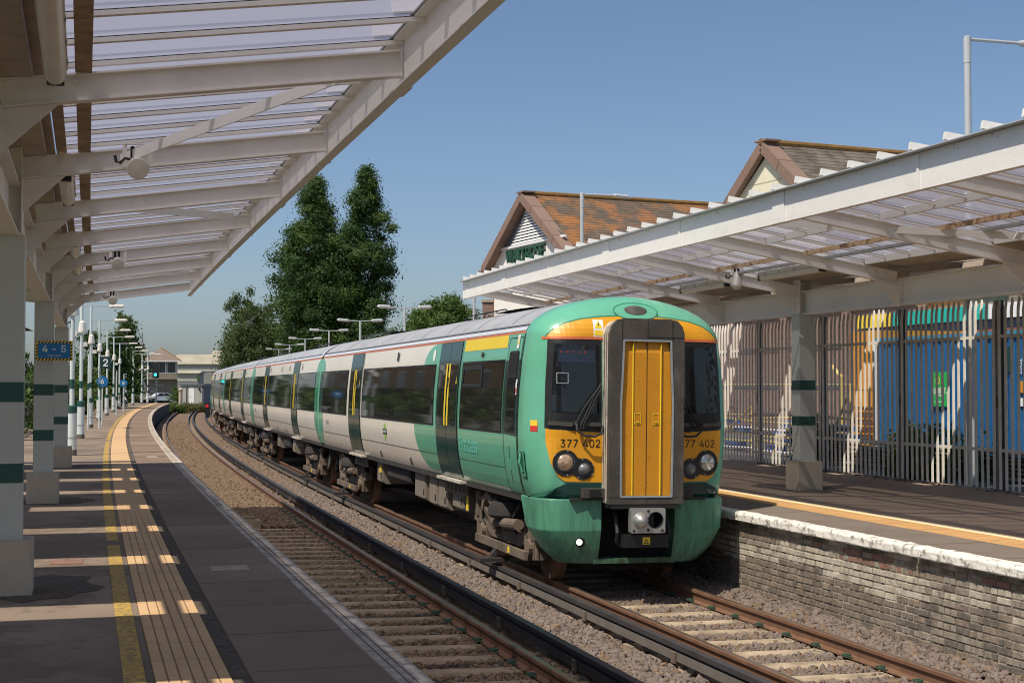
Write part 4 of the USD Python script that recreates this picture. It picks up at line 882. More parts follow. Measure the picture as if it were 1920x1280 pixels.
def windscreen(sg):
    fr_ = C1.part('windscreen_frame', fskin(flip(wsp, sg), .006), 'black')
    gl = Polygon([(1.10, 3.10), (1.145, 2.25), (.53, 2.22), (.53, 3.10)]).buffer(-.02).buffer(.02)
    C1.part('windscreen', fskin(flip(gl, sg), .012), 'cab_glass', fr_)
    yp = Polygon([(1.205, 2.03), (1.20, 1.84), (1.15, 1.60), (1.06, 1.43), (.97, 1.365), (.48, 1.355), (.48, 1.985), (1.15, 2.02)]); C1.part('yellow_panel', fskin(flip(yp, sg), .0065), 'livery_yellow')
    hl = Point(.965, 1.60).buffer(.165).union(Point(.735, 1.525).buffer(.135)).buffer(.06).buffer(-.06)
    h = C1.part('headlight', fskin(flip(hl, sg), .016), 'black')
    for (y, z, r, m) in ((.965, 1.605, .105, 'lens_amber' if sg > 0 else 'lens_glass'), (.725, 1.525, .068, 'lens_dim')):
        x = float(nose_x(y, z)) - .02; k = 22; rings = [(1, 0), (.85, -.018), (.6, -.032), (.3, -.04)]; a = np.arange(k) * 2 * np.pi / k
        v = np.vstack([np.stack([np.full(k, x + dx), sg * y + r * q_ * np.cos(a), z + r * q_ * np.sin(a)], 1) for q_, dx in rings] + [[[x - .043, sg * y, z]]])
        f = [[i * k + j, i * k + (j + 1) % k, (i + 1) * k + (j + 1) % k] for i in range(3) for j in range(k)] + [[i * k + j, (i + 1) * k + (j + 1) % k, (i + 1) * k + j] for i in range(3) for j in range(k)] + [[3 * k + j, 3 * k + (j + 1) % k, 4 * k] for j in range(k)]
        C1.part('lens', (v, np.array(f)), m, h, smooth=True)
        C1.part('lens_ring', fskin(flip(Point(y, z).buffer(r + .012).difference(Point(y, z).buffer(r)), sg), .022), 'gutter_dark', h)
    for (y, z) in ((.94, 1.755), (1.10, 1.70), (1.10, 1.49), (.94, 1.45), (.80, 1.42), (.62, 1.46), (.61, 1.58), (.75, 1.645)): C1.part('screw', fskin(flip(Point(y, z).buffer(.010, quad_segs=2), sg), .020), 'coupler_steel', h)
    # dark recess above the valance
    rc = Polygon([(.50, 1.345), (.95, 1.345), (1.10, 1.28), (1.17, 1.18), (1.17, 1.145), (.50, 1.145)]); C1.part('lower_recess', fskin(flip(rc, sg), .022), 'livery_dark')
    jb = MB().box(-.10, .06, sg * .60 - .11, sg * .60 + .17 * (1 if sg > 0 else 1) - (.0 if sg > 0 else .06), 1.17, 1.285); j = C1.part('jumper_socket', jb, 'gangway_grey')
    C1.part('socket_face', MB().box(-.112, -.10, sg * .62 - .07, sg * .62 + .07, 1.185, 1.27), 'black', j)
    # wiper tray and wiper
    tr_ = MB(); 
    for a, b in ((1.18, .88), (.86, .52)): tr_.bar((float(nose_x(a, 2.1)) - .03, sg * a, 2.10), (float(nose_x(b, 2.1)) - .03, sg * b, 2.085), .05, .05)
    w = C1.part('wiper', tr_, 'gangway_grey')
    if sg > 0: arms = [[(.80, 2.03), (.78, 2.10), (.60, 2.48), (.53, 2.60)], [(.76, 2.03), (.75, 2.10), (.57, 2.46), (.52, 2.55)], [(.84, 2.00), (.86, 2.08), (.76, 2.28), (.65, 2.43), (.53, 2.58)]]
    else: arms = [[(.66, 2.0), (.78, 2.03), (.80, 2.10), (.60, 2.45), (.52, 2.62)], [(.74, 2.06), (.55, 2.46), (.51, 2.56)]]
    for a in arms: C1.part('wiper_arm', MB().tube([(float(nose_x(y, z)) - .075, sg * y, z) for y, z in a], .012, 6), 'black_rubber', w)
    C1.part('wiper_hose', MB().tube([(float(nose_x(y, z)) - d, sg * y, z) for y, z, d in ((.84, 2.12, .06), (.85, 2.02, .10), (.76, 1.95, .12), (.62, 1.94, .12), (.53, 1.98, .1), (.50, 2.07, .06))], .016, 7), 'black_rubber', w)
    for word, o in (('377', .135), ('402', -.155)):
        m = meshkit.text_mesh(word, .098, .001); v = np.array(m.vertices); yy = sg * .79 + o - (v[:, 0] - v[:, 0].max() / 2) * .93 - (0.0 if sg > 0 else .02); zz = 1.80 + v[:, 1]
        C1.part('unit_number', (np.stack([nose_x(yy, zz) - .0125 - v[:, 2], yy, zz], 1), np.array(m.faces)), 'text_black')
both(windscreen)
C1.part('destination_display', fskin(sbox(.58, 2.87, 1.06, 3.03), .015), 'bus_dark'); dl = MB()
for k in range(5): fskin(sbox(1.01 - k * .075, 2.995, 1.03 - k * .075, 3.008), .019, dl)
C1.part('display_dots', dl, 'display_led', kind='stuff')
C1.part('headcode_panel', fskin(rounded(.93, 1.08, 2.60, 2.74, .01).difference(rounded(.94, 1.07, 2.61, 2.73, .01)), .016), 'seal_blue')
C1.part('warning_label', fskin(sbox(.47, 3.20, .60, 3.42), .010), 'text_white'); C1.part('warning_label', fskin(Polygon([(.48, 3.31), (.59, 3.31), (.535, 3.41)]), .013), 'warn_yellow'); C1.part('warning_label', fskin(sbox(.48, 3.215, .59, 3.285), .013), 'warn_yellow')
C1.part('label_bolt', fskin(Polygon([(.535, 3.395), (.52, 3.355), (.535, 3.357), (.53, 3.32), (.55, 3.365), (.536, 3.363)]), .016), 'text_black')
# emergency label and grab handle on the cab side
sl = lambda x0, x1, z0, z1: sbox(x0, z0, x1, z1)
for (z0, z1, m) in ((2.06, 2.13, 'warn_yellow'), (1.99, 2.06, 'warn_red')):
    mb = MB(); ys = np.array([1.285, 1.335]); mb.add(np.array([[float(nose_x(y, z)) - .006, y + .004, z] for y in (1.28, 1.345) for z in (z0, z1)]), [[0, 1, 3, 2]]); C1.part('emergency_label', mb, m)
hr_ = C1.part('grab_handle', MB().poly(rounded(.44, .66, 1.40, 1.76, .03).difference(rounded(.475, .625, 1.44, 1.72, .02)), side(.012), strip=.1), 'livery_green'); C1.part('handle_recess', skin(rounded(.475, .625, 1.44, 1.72, .02), .006), 'livery_mid', hr_); C1.part('handle_bar', MB().tube([(.55, prof(1.46) + .02, 1.46), (.55, prof(1.58) + .05, 1.58), (.55, prof(1.70) + .02, 1.70)], .014, 7), 'livery_green', hr_)
# ---------------------------------------------------------------- gangway on the nose
gw = .502
def yz(pg, x): return MB().poly(pg, lambda u, v: np.stack([np.full(len(u), x), u, v], -1))
outer = Polygon([(gw, 1.10), (gw, 3.25), (gw - .03, 3.34), (gw - .10, 3.41), (gw - .20, 3.43), (-gw + .20, 3.43), (-gw + .10, 3.41), (-gw + .03, 3.34), (-gw, 3.25), (-gw, 1.10)])
inner = Polygon([(.335, 1.20), (.345, 2.35), (.325, 2.75), (.31, 3.145), (-.31, 3.145), (-.325, 2.75), (-.345, 2.35), (-.335, 1.20)])
GX = -.285
def loft_x(pg, x0, x1):
    p = np.array(pg.exterior.coords)[:-1]; m = len(p); v = np.vstack([np.stack([np.full(m, x), p[:, 0], p[:, 1]], 1) for x in (x0, x1)]); return MB().add(v, [[j, (j + 1) % m, m + (j + 1) % m, m + j] for j in range(m)])
gwy = C1.part('gangway', yz(outer.difference(inner), GX).add(*loft_x(outer, GX, GX + .07).get()).add(*loft_x(inner, GX, GX + .06).get()), 'gangway_grey')
C1.part('bellows', loft_x(outer.buffer(-.022), GX + .07, .12), 'gangway_pale', gwy)
for k in range(3): C1.part('bellows_fold', loft_x(outer.buffer(-.008), GX + .11 + k * .07, GX + .135 + k * .07), 'gangway_pale', gwy)
sealr = inner.buffer(.018).difference(inner.buffer(-.004)); C1.part('gangway_seal', yz(sealr, GX - .008).add(*loft_x(inner.buffer(.018), GX - .008, GX + .001).get()).add(*loft_x(inner.buffer(-.004), GX - .008, GX + .01).get()), 'seal_blue', gwy)
for (y0, y1, z0, z1) in ((-.5, 0, 3.19, 3.20), (-.003, .003, 3.15, 3.43), (-.345, -.335, 3.15, 3.40), (.335, .345, 3.15, 3.40), (-.5, .5, 1.185, 1.19), (-.003, .003, 1.10, 1.2)): C1.part('frame_joint', yz(sbox(y0, z0, y1, z1).intersection(outer), GX - .003), 'black', gwy)
rv = MB()
for sg in (-1, 1):
    for z in np.arange(1.25, 3.2, .12):
        for y in (.385, .475): rv.poly(Point(sg * y, z).buffer(.006, quad_segs=1), lambda u, v: np.stack([np.full(len(u), GX - .004), u, v], -1))
C1.part('rivets', rv, 'seal_blue', gwy, kind='stuff')
for k, (a, b, xx) in enumerate(((-.36, -.19, .028), (-.185, -.003, .018), (.003, .185, .018), (.19, .36, .028))):
    lf = MB().poly(sbox(a, 1.20, b, 3.15).intersection(inner.buffer(-.002)), lambda u, v, xx=xx: np.stack([np.full(len(u), GX + xx + np.where(v > 3.02, (v - 3.02) * .25, 0)), u, v], -1), strip=.25); C1.part('gangway_door', lf, 'gangway_yellow', gwy)
for y in (-.188, .188): C1.part('door_hinge', MB().cyl((GX + .014, y, 1.21), (GX + .014, y, 3.12), .009, 8), 'bar_yellow', gwy)
C1.part('door_gap', MB().box(GX + .0165, GX + .0175, -.005, .005, 1.2, 3.13), 'dark_void', gwy)
for sg in (1, -1):
    y = sg * .125; hd = MB().poly(sbox(y - .045, 2.10, y + .045, 2.245).difference(sbox(y - .036, 2.11, y + .036, 2.235)), lambda u, v: np.stack([np.full(len(u), GX + .012), u, v], -1)); C1.part('door_handle', hd, 'bar_yellow', gwy)
    C1.part('handle_bar', MB().bar((GX + .006, y + sg * .012, 2.12), (GX + .006, y + sg * .012, 2.225), .02, .012), 'bar_yellow', gwy); C1.part('handle_bar', MB().box(GX + .004, GX + .014, y - .02, y + .02, 2.12, 2.135), 'bar_yellow', gwy)
C1.part('tread_plate', MB().box(GX - .01, GX + .25, -.47, .47, 1.045, 1.09), 'black', gwy)
# ---------------------------------------------------------------- valance, coupler
def valance(sg):
    rows = [(1.145, 1.275, 0.0, .90), (1.12, 1.285, -.012, .92), (.76, 1.262, -.01, .74), (.735, 1.252, -.004, .70), (.50, 1.14, .06, .50), (.38, 1.02, .10, .42), (.325, .95, .13, .42)]
    v = []; m = 0
    for z, Wd, dx, xe in rows:
        line = []; y0 = .50
        for y in np.linspace(y0, Wd - .30, 7): line.append((dx + .09 * (y / 1.2) ** 2 - .02, y))
        xb = line[-1][0]
        for a in np.linspace(.15, math.pi / 2, 8): line.append((xb + .30 * (1 - math.cos(a)), Wd - .30 + .30 * math.sin(a)))
        line.append((max(xe, line[-1][0] + .02), Wd + .002)); m = len(line); v += [(x, sg * y, z) for x, y in line]
    k = len(rows); f = [[i * m + j, i * m + j + 1, (i + 1) * m + j + 1, (i + 1) * m + j] for i in range(k - 1) for j in range(m - 1)]
    mb = MB().add(np.array(v), f)
    top = v[:m]; c_ = np.array([[.55, sg * .5, 1.145]]); mb.add(np.vstack([top, c_]), [[j, j + 1, m] for j in range(m - 1)])      # top ledge
    ret = [(v[i * m]) for i in range(k)]; mb.add(np.array([[x, y, z] for x, y, z in ret] + [[.55, y - sg * .05 * 0, z] for x, y, z in ret]), [[i, i + 1, k + i + 1, k + i] for i in range(k - 1)])   # return towards the coupler
    p = C1.part('valance', mb, 'livery_green_dirty', smooth=35)
    C1.part('valance_step', MB().box(-.045, .02, sg * .72 - .20, sg * .72 + .2, 1.135, 1.165), 'black_rubber', p)
    C1.part('seam_gap', MB().poly(LineString([(.5, 1.15), (1.30, 1.15)]).buffer(.008), lambda u, v: np.stack([nose_x(u, v) - .004, sg * u, v], -1)), 'black', p)
    if sg > 0:
        C1.part('marker_recess', MB().cyl((.075, .755, .60), (.03, .755, .60), .062, 18), 'dark_void', p); C1.part('marker_lamp', MB().cyl((.06, .775, .605), (.022, .775, .605), .040, 12), 'marker_white', p)
both(valance)
C1.part('coupler_recess', MB().box(.30, .60, -.62, .62, .22, 1.14), 'dark_void'); C1.part('lower_lip', MB().box(.10, .40, -.56, .56, .32, .385), 'livery_green_dirty')
cp = C1.part('coupler', MB().box(-.30, .25, -.10, .10, .80, .98), 'underframe_dark')
fc = rounded(-.23, .23, .745, 1.055, .02).difference(Point(-.10, .905).buffer(.105)); C1.part('coupler_face', yz(fc, -.36).add(*loft_x(rounded(-.23, .23, .745, 1.055, .02), -.36, -.26).get()), 'coupler_steel', cp); C1.part('coupler_socket', MB().tube([(-.355, -.10, .905), (-.2, -.10, .905), (-.12, -.10, .905)], [.106, .09, .0], 20, cap=False), 'dark_void', cp)
C1.part('coupler_cone', MB().tube([(-.36, .105, .905), (-.42, .105, .905), (-.46, .10, .905), (-.475, .095, .905)], [.10, .088, .05, .005], 20), 'coupler_steel', cp, smooth=50)
for (y, z) in ((0, 1.02), (0, .785), (-.19, .775), (.19, .775)): C1.part('coupler_bolt', MB().cyl((-.37, y, z), (-.355, y, z), .018, 8), 'underframe_dark', cp)
eh = MB().box(-.30, -.05, -.30, .30, .56, .72); C1.part('electric_head', eh, 'black', cp); C1.part('warning_label', MB().box(-.304, -.30, -.05, .05, .60, .69), 'warn_yellow', cp); C1.part('label_mark', yz(Polygon([(-.035, .61), (.035, .61), (0, .675)]).difference(Polygon([(-.02, .62), (.02, .62), (0, .655)])), -.306), 'text_black', cp)
for sg in (1, -1): C1.part('air_hose', MB().tube([(.1, sg * .30, 1.02), (-.12, sg * .34, .92), (-.2, sg * .35, .74), (-.12, sg * .33, .62)], .025, 8), 'black_rubber', cp)
# ---------------------------------------------------------------- the other carriages
def follower(sa, sb, seed, last=False):
    c = Car(sa, sb); L = c.L; body(c, 0, L, 'livery_white')
    d1, d2 = 4.3, L - 5.7
    for a, b, k in ((.65, d1 - .1, 2), (d1 + 1.5, d2 - .1, 4), (d2 + 1.5, L - .65, 2)): window(c, a, b, 1, k)
    door(c, d1, 1.40, near=False); door(c, d2, 1.40, near=False)
    end_bands(c, 0, 1); end_bands(c, L, -1); seam(c, .7, d1 - .1); seam(c, d1 + 1.5, d2 - .1); seam(c, d2 + 1.5, L - .7)
    bogie(c, 2.85); bogie(c, L - 3.0)
    equipment(c, [(6.2, 7.0, .6, 'box_grey'), (7.6, 9.6, .7, 'underframe_dark'), (10.4, 11.2, .6, 'box_grey')])
    for x in (3.6, 6.6, 8.7, 12.0): c.part('side_lamp', skin(sbox(x, 3.02, x + .10, 3.18), .02), 'underframe_dark')
    for x in (7.5, 9.9): c.part('filler_flap', skin(Polygon([(x, 1.18), (x + .14, 1.18), (x + .11, 1.30), (x + .03, 1.30)]), .008), 'underframe_dark')
    number(c, seed, L - 1.3, 1.66, .11, sq=.8)
    # bellows and green fairing towards the carriage in front
    g = MB(); ring = [(y * .90, z) for z, y in PZ] + [(y * .9, z - .1) for z, y in RZ[1:]]; ring = ring + [(-y, z) for y, z in ring[::-1]]; m = len(ring)
    v = np.array([[x, y, z] for x in (-.42, .02) for y, z in ring]); g.add(v, [[j, (j + 1) % m, m + (j + 1) % m, m + j] for j in range(m)]); c.part('inner_gangway', g, 'black_rubber')
    fa = MB(); zz = np.linspace(1.16, 3.24, 14); b = np.array([.06 + .20 * math.sin(math.pi * (z - 1.16) / 2.08) for z in zz]); v = np.vstack([np.stack([-b, prof(zz) - .035, zz], 1), np.stack([np.full(14, .0), prof(zz) + .003, zz], 1)]); fa.add(v, [[j, j + 1, 15 + j, 14 + j] for j in range(13)]); c.part('end_fairing', fa, 'livery_green')
    bx = MB().box(-.24, -.06, 1.20, 1.30, 3.05, 3.2); c.part('jumper_box', bx, 'livery_mid')
    rr = MB()
    ring = [(y * 1.005 + .002, z + .01) for z, y in RZ]; ring = ring + [(-y, z) for y, z in ring[::-1][1:]]
    for (ya, za), (yb, zb) in zip(ring[:-1], ring[1:]): rr.add(np.array([[-.10, ya, za], [.22, ya, za], [.22, yb, zb], [-.10, yb, zb]]), [[0, 1, 2, 3]])
    c.part('roof_end_cap', rr, 'gutter_pale', smooth=40); hz_ = MB().box(-.25, .25, -.5, .5, .7, 1.0); c.part('bar_coupler', hz_, 'underframe_dark')
    for y in (1.0, .8): c.part('cable', MB().tube([(-.35, y, 1.05), (-.2, y + .1, .55), (.0, y + .1, .5), (.2, y, 1.05)], .03, 6), 'black_rubber')
    if last: c.part('cab_end', skin(sbox(L - 2.2, 1.15, L, 1.95), .007), 'livery_green'); c.part('yellow_end', skin(sbox(L - .9, 3.0, L, 3.25), .008), 'first_yellow')
follower(37.52, 55.85, '71942'); follower(56.07, 74.1, '71842'); follower(74.32, 92.6, '73442', True)
# ================================================================ the palisade fence behind the right platform
NF = 7.05
fence = Thing('palisade_fence', 'grey steel palisade fence with dark posts along the back of the right platform', 'fence', W(24, NF, ZR), phi(24))
def pale(s, h=3.05, bent=0.0):
    w = .034; z0 = ZR + .03; zz = [z0, ZR + 2.80, ZR + 2.88, ZR + h - .07, ZR + h]; lean = [0, 0, .004, .02, .026]; ww = [1, 1, 1, 1, .25]
    prof_ = [(-w, .010), (-w * .45, -.012), (w * .45, -.012), (w, .010)]
    v = [W(s + a * q_ + bent * (z - z0) * .3, NF + b + l, z) for z, l, q_ in zip(zz, lean, ww) for a, b in prof_]; m = 4
    return MB().add(np.array(v), [[i * m + j, i * m + j + 1, (i + 1) * m + j + 1, (i + 1) * m + j] for i in range(4) for j in range(3)])
posts = [21.45 + 2.85 * k for k in range(-3, 14)]
for p in posts:
    mb = MB().cbox(p - .05, p + .05, NF + .02, NF + .032, ZR - .1, ZR + 3.02); mb.cbox(p - .05, p + .05, NF + .11, NF + .122, ZR - .1, ZR + 3.02); mb.cbox(p - .006, p + .006, NF + .032, NF + .11, ZR - .1, ZR + 3.02)
    q_ = fence.part('post', mb, 'fence_post', world=True); fence.part('lock_plate', MB().cbox(p - .035, p + .02, NF + .0, NF + .02, ZR + 1.32, ZR + 1.5), 'rail_rust', q_, world=True)
for a, b in zip(posts[:-1], posts[1:]):
    for z in (.62, 2.42):
        fence.part('rail', MB().cbox(a + .06, b - .06, NF + .012, NF + .05, ZR + z, ZR + z + .05), 'fence_grey', world=True)
    n = 18
    for k in range(n): fence.part('pale', pale(a + (k + .5) * (b - a) / n + RNG.uniform(-.006, .006), 3.05 + RNG.uniform(-.012, .012), RNG.uniform(-.02, .02)), 'fence_grey', world=True)
# litter of weeds and stones at the fence foot
lit = MB()
for _ in range(160):
    s, n = RNG.uniform(19, 30), 6.98 + RNG.gauss(0, .07); p = W(s, n, ZR + .012); m = trimesh.creation.icosphere(0, RNG.uniform(.008, .03)); lit.add(m.vertices * [1.3, 1, .6] + p, m.faces)
single('gravel_along_fence', lit, 'stone', kind='stuff')

# ================================================================ the yard behind the fence
def frame(s, n): return W(s, n, 0), phi(s)
# blue container
o, a = frame(26, 10.2); CN = Thing('shipping_container', 'blue corrugated shipping container behind the fence with a green rental sign', 'container', W(25.2, 10.3, .9), phi(25))
def corr(L, h, z0):
    mb = MB(); xs = np.arange(0, L + .001, .07); off = np.array([0, 0, .04, .04])[np.arange(len(xs)) % 4]; v = np.vstack([np.stack([xs, off, np.full(len(xs), z0)], 1), np.stack([xs, off, np.full(len(xs), z0 + h)], 1)]); m = len(xs)
    return mb.add(v, [[j, j + 1, m + j + 1, m + j] for j in range(m - 1)])
Lc, z0c = 9.6, .16
cx = -4.1
mb = corr(Lc - .24, 2.36, z0c + .1); v, f = mb.get(); v[:, 0] += cx + .12; CN.part('side_panel', (v, f), 'container_blue')
CN.part('box_body', MB().box(cx + .02, cx + Lc - .02, -2.4, -.06, z0c + .02, z0c + 2.56), 'container_blue')
for x in (cx, cx + Lc - .14): CN.part('corner_post', MB().box(x, x + .14, -.10, .06, z0c, z0c + 2.6), 'container_blue')
CN.part('top_rail', MB().box(cx, cx + Lc, -.06, .07, z0c + 2.5, z0c + 2.6), 'container_blue_edge'); CN.part('bottom_rail', MB().box(cx, cx + Lc, -.06, .07, z0c, z0c + .14), 'container_blue')
sx = 2.75; sg_ = CN.part('rental_sign', MB().box(sx - .32, sx + .32, .062, .075, 1.26, 1.98), 'sign_green')
RL, UL = np.array([-1.0, 0, 0]), np.array([0, 0, 1.0])
CN.part('sign_text', lettering('SUNBELT.', (sx, .078, 1.585), RL, UL, .115, True, squeeze=.72), 'text_white', sg_); CN.part('sign_text', lettering('RENTALS', (sx, .078, 1.49), RL, UL, .04, True, squeeze=1.1), 'text_white', sg_); CN.part('sign_text', lettering('www.sunbeltrentals.co.uk', (sx, .078, 1.36), RL, UL, .028, squeeze=.75), 'text_white', sg_)
CN.part('sign_emblem', MB().poly(Point(0, 0).buffer(.09).difference(Point(.02, 0).buffer(.045)).union(Polygon([(-.09, 0), (-.02, .17), (.01, .06)])), lambda u, v: np.stack([sx + .06 - u, np.full(len(u), .079), 1.80 + v], -1)), 'warn_yellow', sg_)
def vertical(text, x, z, h, m):
    g = meshkit.text_mesh(text, h, .002, True); v = np.array(g.vertices); return CN.part('container_number', (np.stack([x + v[:, 1] * 1.0, np.full(len(v), .066) + v[:, 2], z + v[:, 0]], 1), np.array(g.faces)), m)
vertical('8', .45, .95, .085, 'text_white'); vertical('204732 UZN', .45, 1.1, .085, 'text_white'); vertical('10UZ', .0, 1.9, .085, 'text_white')
CN.part('number_panel', MB().box(.34, .50, .058, .064, 1.95, 2.45), 'sign_dark'); CN.part('tag_plate', MB().box(-.05, .11, .058, .068, 1.56, 1.78), 'orange_cabin'); CN.part('tag_plate', MB().box(-.02, .08, .058, .068, 1.30, 1.46), 'text_white')
# stacked planks below and before the container
PK = Thing('plank_stack', 'stack of weathered grey scaffold boards under the blue container', 'boards', W(25, 9.0, .9), phi(25))
for r in range(6):
    for k in range(5):
        x0 = -3.6 + k * 1.75 + RNG.uniform(-.3, .3); yv = RNG.uniform(-.12, .12)
        PK.part('plank', MB().bar((x0, yv, .06 + r * .085 + RNG.uniform(0, .02)), (x0 + 1.9 + RNG.uniform(-.2, .3), yv + RNG.uniform(-.08, .08), .06 + r * .085 + RNG.uniform(-.01, .03)), .5, .04), 'plank_grey')
# orange cabin with louvres
OC = Thing('plant_cabin', 'tall orange plant cabin with a louvred lower panel at the end of the blue container', 'cabin', W(30.6, 10.2, .9), phi(30))
OC.part('cabin_body', MB().box(-.05, .85, -2.4, 0, .25, 2.95), 'orange_cabin'); OC.part('white_corner', MB().box(-.12, -.05, -2.4, .01, .25, 2.7), 'bus_white')
for k in range(9): OC.part('louvre', MB().bar((.02, .012, .52 + k * .085), (.80, .012, .52 + k * .085), .05, .035), 'orange_cabin' if k % 2 else 'rail_rust')
OC.part('base_rail', MB().box(-.1, .85, -2.3, -.02, 0, .25), 'hut_dark'); OC.part('panel_joint', MB().box(.02, .82, 0, .006, 1.60, 1.615), 'black')
# yellow-railed trolleys with blue sheets
def rails(s, n, L, label, blue=True, h=1.15):
    T = Thing('barrier_stack', label, 'barriers', W(s, n, .9), phi(s) + RNG.uniform(-.1, .1), 'racks of yellow barriers behind the fence')
    for x in np.linspace(0, L, max(2, int(L / 1.2))): T.part('upright', MB().cyl((x, 0, 0), (x + RNG.uniform(-.03, .03), 0, h + RNG.uniform(0, .25)), .028, 8), 'rail_yellow')
    for k in range(6): T.part('crossbar', MB().cyl((-.1, .03, .12 + k * .17), (L + .1, .03, .12 + k * .17 + RNG.uniform(-.1, .12)), .024, 8), 'rail_yellow' if k % 3 else 'bus_white')
    for k in range(4):
        x = RNG.uniform(.1, L - .9); T.part('folded_sheet', MB().bar((x, -.2, .16 + k * .2), (x + RNG.uniform(.5, .9), -.18, .18 + k * .2), .3, .12), 'barrier_blue' if blue else 'plank_grey')
    T.part('brace', MB().cyl((0, .05, h), (L * .6, .05, .1), .026, 8), 'rail_yellow')
rails(35.2, 9.4, 4.6, 'yellow tube barriers stacked with blue sheets, seen just right of the train')
rails(31.6, 9.0, 3.0, 'yellow tube barriers and pale boards behind the fence, left of the column')
rails(29.3, 8.9, 1.9, 'short rack of yellow bars with a slanting rail beside the orange cabin', h=1.5)
rails(41.5, 10.5, 5.5, 'farthest rack of yellow barriers, by the brick wall')
ys = Thing('yellow_mast', 'leaning yellow steel mast with a kinked top behind the fence', 'mast', W(30.9, 9.6, .9), phi(30)); ys.part('shaft', MB().tube([(0, 0, 0), (.05, 0, 1.9), (.5, 0, 2.15)], .05, 8), 'rail_yellow'); ys.part('foot', MB().box(-.2, .2, -.2, .2, 0, .05), 'rail_yellow')
# brick building
BW = Thing('brick_building', 'long low red brick building with a dark band beyond the yard', 'building', W(48, 17, .9), phi(48))
BW.part('wall', MB().box(-20, 26, -8, 0, 0, 4.2), 'far_brick'); BW.part('dark_band', MB().box(-20, 26, 0, .03, 1.62, 1.82), 'hut_dark'); BW.part('dark_band', MB().box(-20, 26, 0, .03, 2.95, 3.12), 'hut_dark'); BW.part('coping', MB().box(-20.1, 26.1, -8.1, .1, 4.2, 4.4), 'gable_white'); BW.part('low_rail', MB().cyl((-20, .6, 1.75), (26, .6, 1.75), .03, 6), 'rail_yellow')
for x in np.arange(-18, 25, 4.6): BW.part('pier', MB().box(x, x + .5, 0, .12, 0, 4.2), 'far_brick')
# vehicle tops showing over the container
BU = Thing('parked_lorry', 'parked lorry trailer with yellow, teal and white roof edge showing above the blue container', 'lorry', W(34.2, 14.6, .9), phi(34))
BU.part('body', MB().box(-7.5, 4.8, -2.4, 0, .9, 3.35), 'bus_dark')
for x0, x1, m in ((2.9, 4.8, 'warn_yellow'), (-1.6, 2.9, 'teal'), (-7.5, -1.6, 'bus_white')): BU.part('roof_band', MB().box(x0 + .01, x1 - .01, -2.42, .03, 3.35, 3.72), m)
BU.part('side_band', MB().box(-7.4, 4.7, 0, .02, 2.75, 3.1), 'brick_red')
for x in (-6, -4.8, 2.5, 3.6): BU.part('wheel', MB().cyl((x, .02, .5), (x, -.3, .5), .5, 18), 'black_rubber')
BU.part('chassis', MB().box(-7.2, 4.6, -2.2, -.2, .6, .9), 'hut_dark')

# ================================================================ foliage
def clumps(envelope, n, seed):
    r = np.random.default_rng(seed); out = []
    while len(out) < n:
        p = r.uniform(-1, 1, 3); w = envelope(p[2])
        if w > 0 and math.hypot(p[0], p[1]) < w * r.uniform(.55, 1.0) and math.hypot(p[0], p[1]) > w * r.uniform(0, .75): out.append(p)
    return np.array(out)
def leaves(centers, rad, per, size, seed, droop=0.0):
    """many small bent leaves round the given clump centres"""
    r = np.random.default_rng(seed); n = len(centers) * per
    c = np.repeat(centers, per, 0) + r.normal(0, 1, (n, 3)) * np.repeat(rad, per)[:, None] * np.array([.5, .5, .42]); c[:, 2] -= droop * np.abs(r.normal(0, 1, n)) * np.repeat(rad, per)
    nn = c - np.repeat(centers, per, 0); nn /= np.linalg.norm(nn, axis=1, keepdims=True) + 1e-9; nn += r.normal(0, .42, (n, 3)) + [0, 0, .25]
    a = np.cross(nn, r.normal(0, 1, (n, 3))); a /= np.linalg.norm(a, axis=1, keepdims=True) + 1e-9; b = np.cross(nn, a); b /= np.linalg.norm(b, axis=1, keepdims=True) + 1e-9
    s = size * r.uniform(.6, 1.35, n)[:, None]; k = np.cross(a, b) * s * .18
    v = np.stack([c - a * s, c + b * s * .55 + k, c + a * s, c - b * s * .55 + k], 1).reshape(-1, 3); i = np.arange(n)[:, None] * 4
    return (v, np.vstack([i + [0, 1, 2], i + [0, 2, 3]]))
def limbs(base, centers, r0, seed, k=26, top=None):
    rr = np.random.default_rng(seed); mb = MB(); base = np.array(base); top = np.array(top if top is not None else [*base[:2], centers[:, 2].max() * .9 + base[2] * .1]); t = np.linspace(0, 1, 9)[:, None]
    spine = base + (top - base) * t + rr.normal(0, .08, (9, 3)) * t; mb.tube(spine, r0 * (1 - .9 * t[:, 0]) + .02, 9)
    for c in centers[rr.permutation(len(centers))[:k]]:
        h = np.clip((c[2] - base[2]) / (top[2] - base[2]) - .18, .08, .95); s = base + (top - base) * h; m = (s + c) / 2 + [0, 0, .25]; mb.tube([s, m, c], [r0 * (1 - .85 * h) * .45, r0 * .2 * (1 - .7 * h) + .012, .012], 5)
    return mb
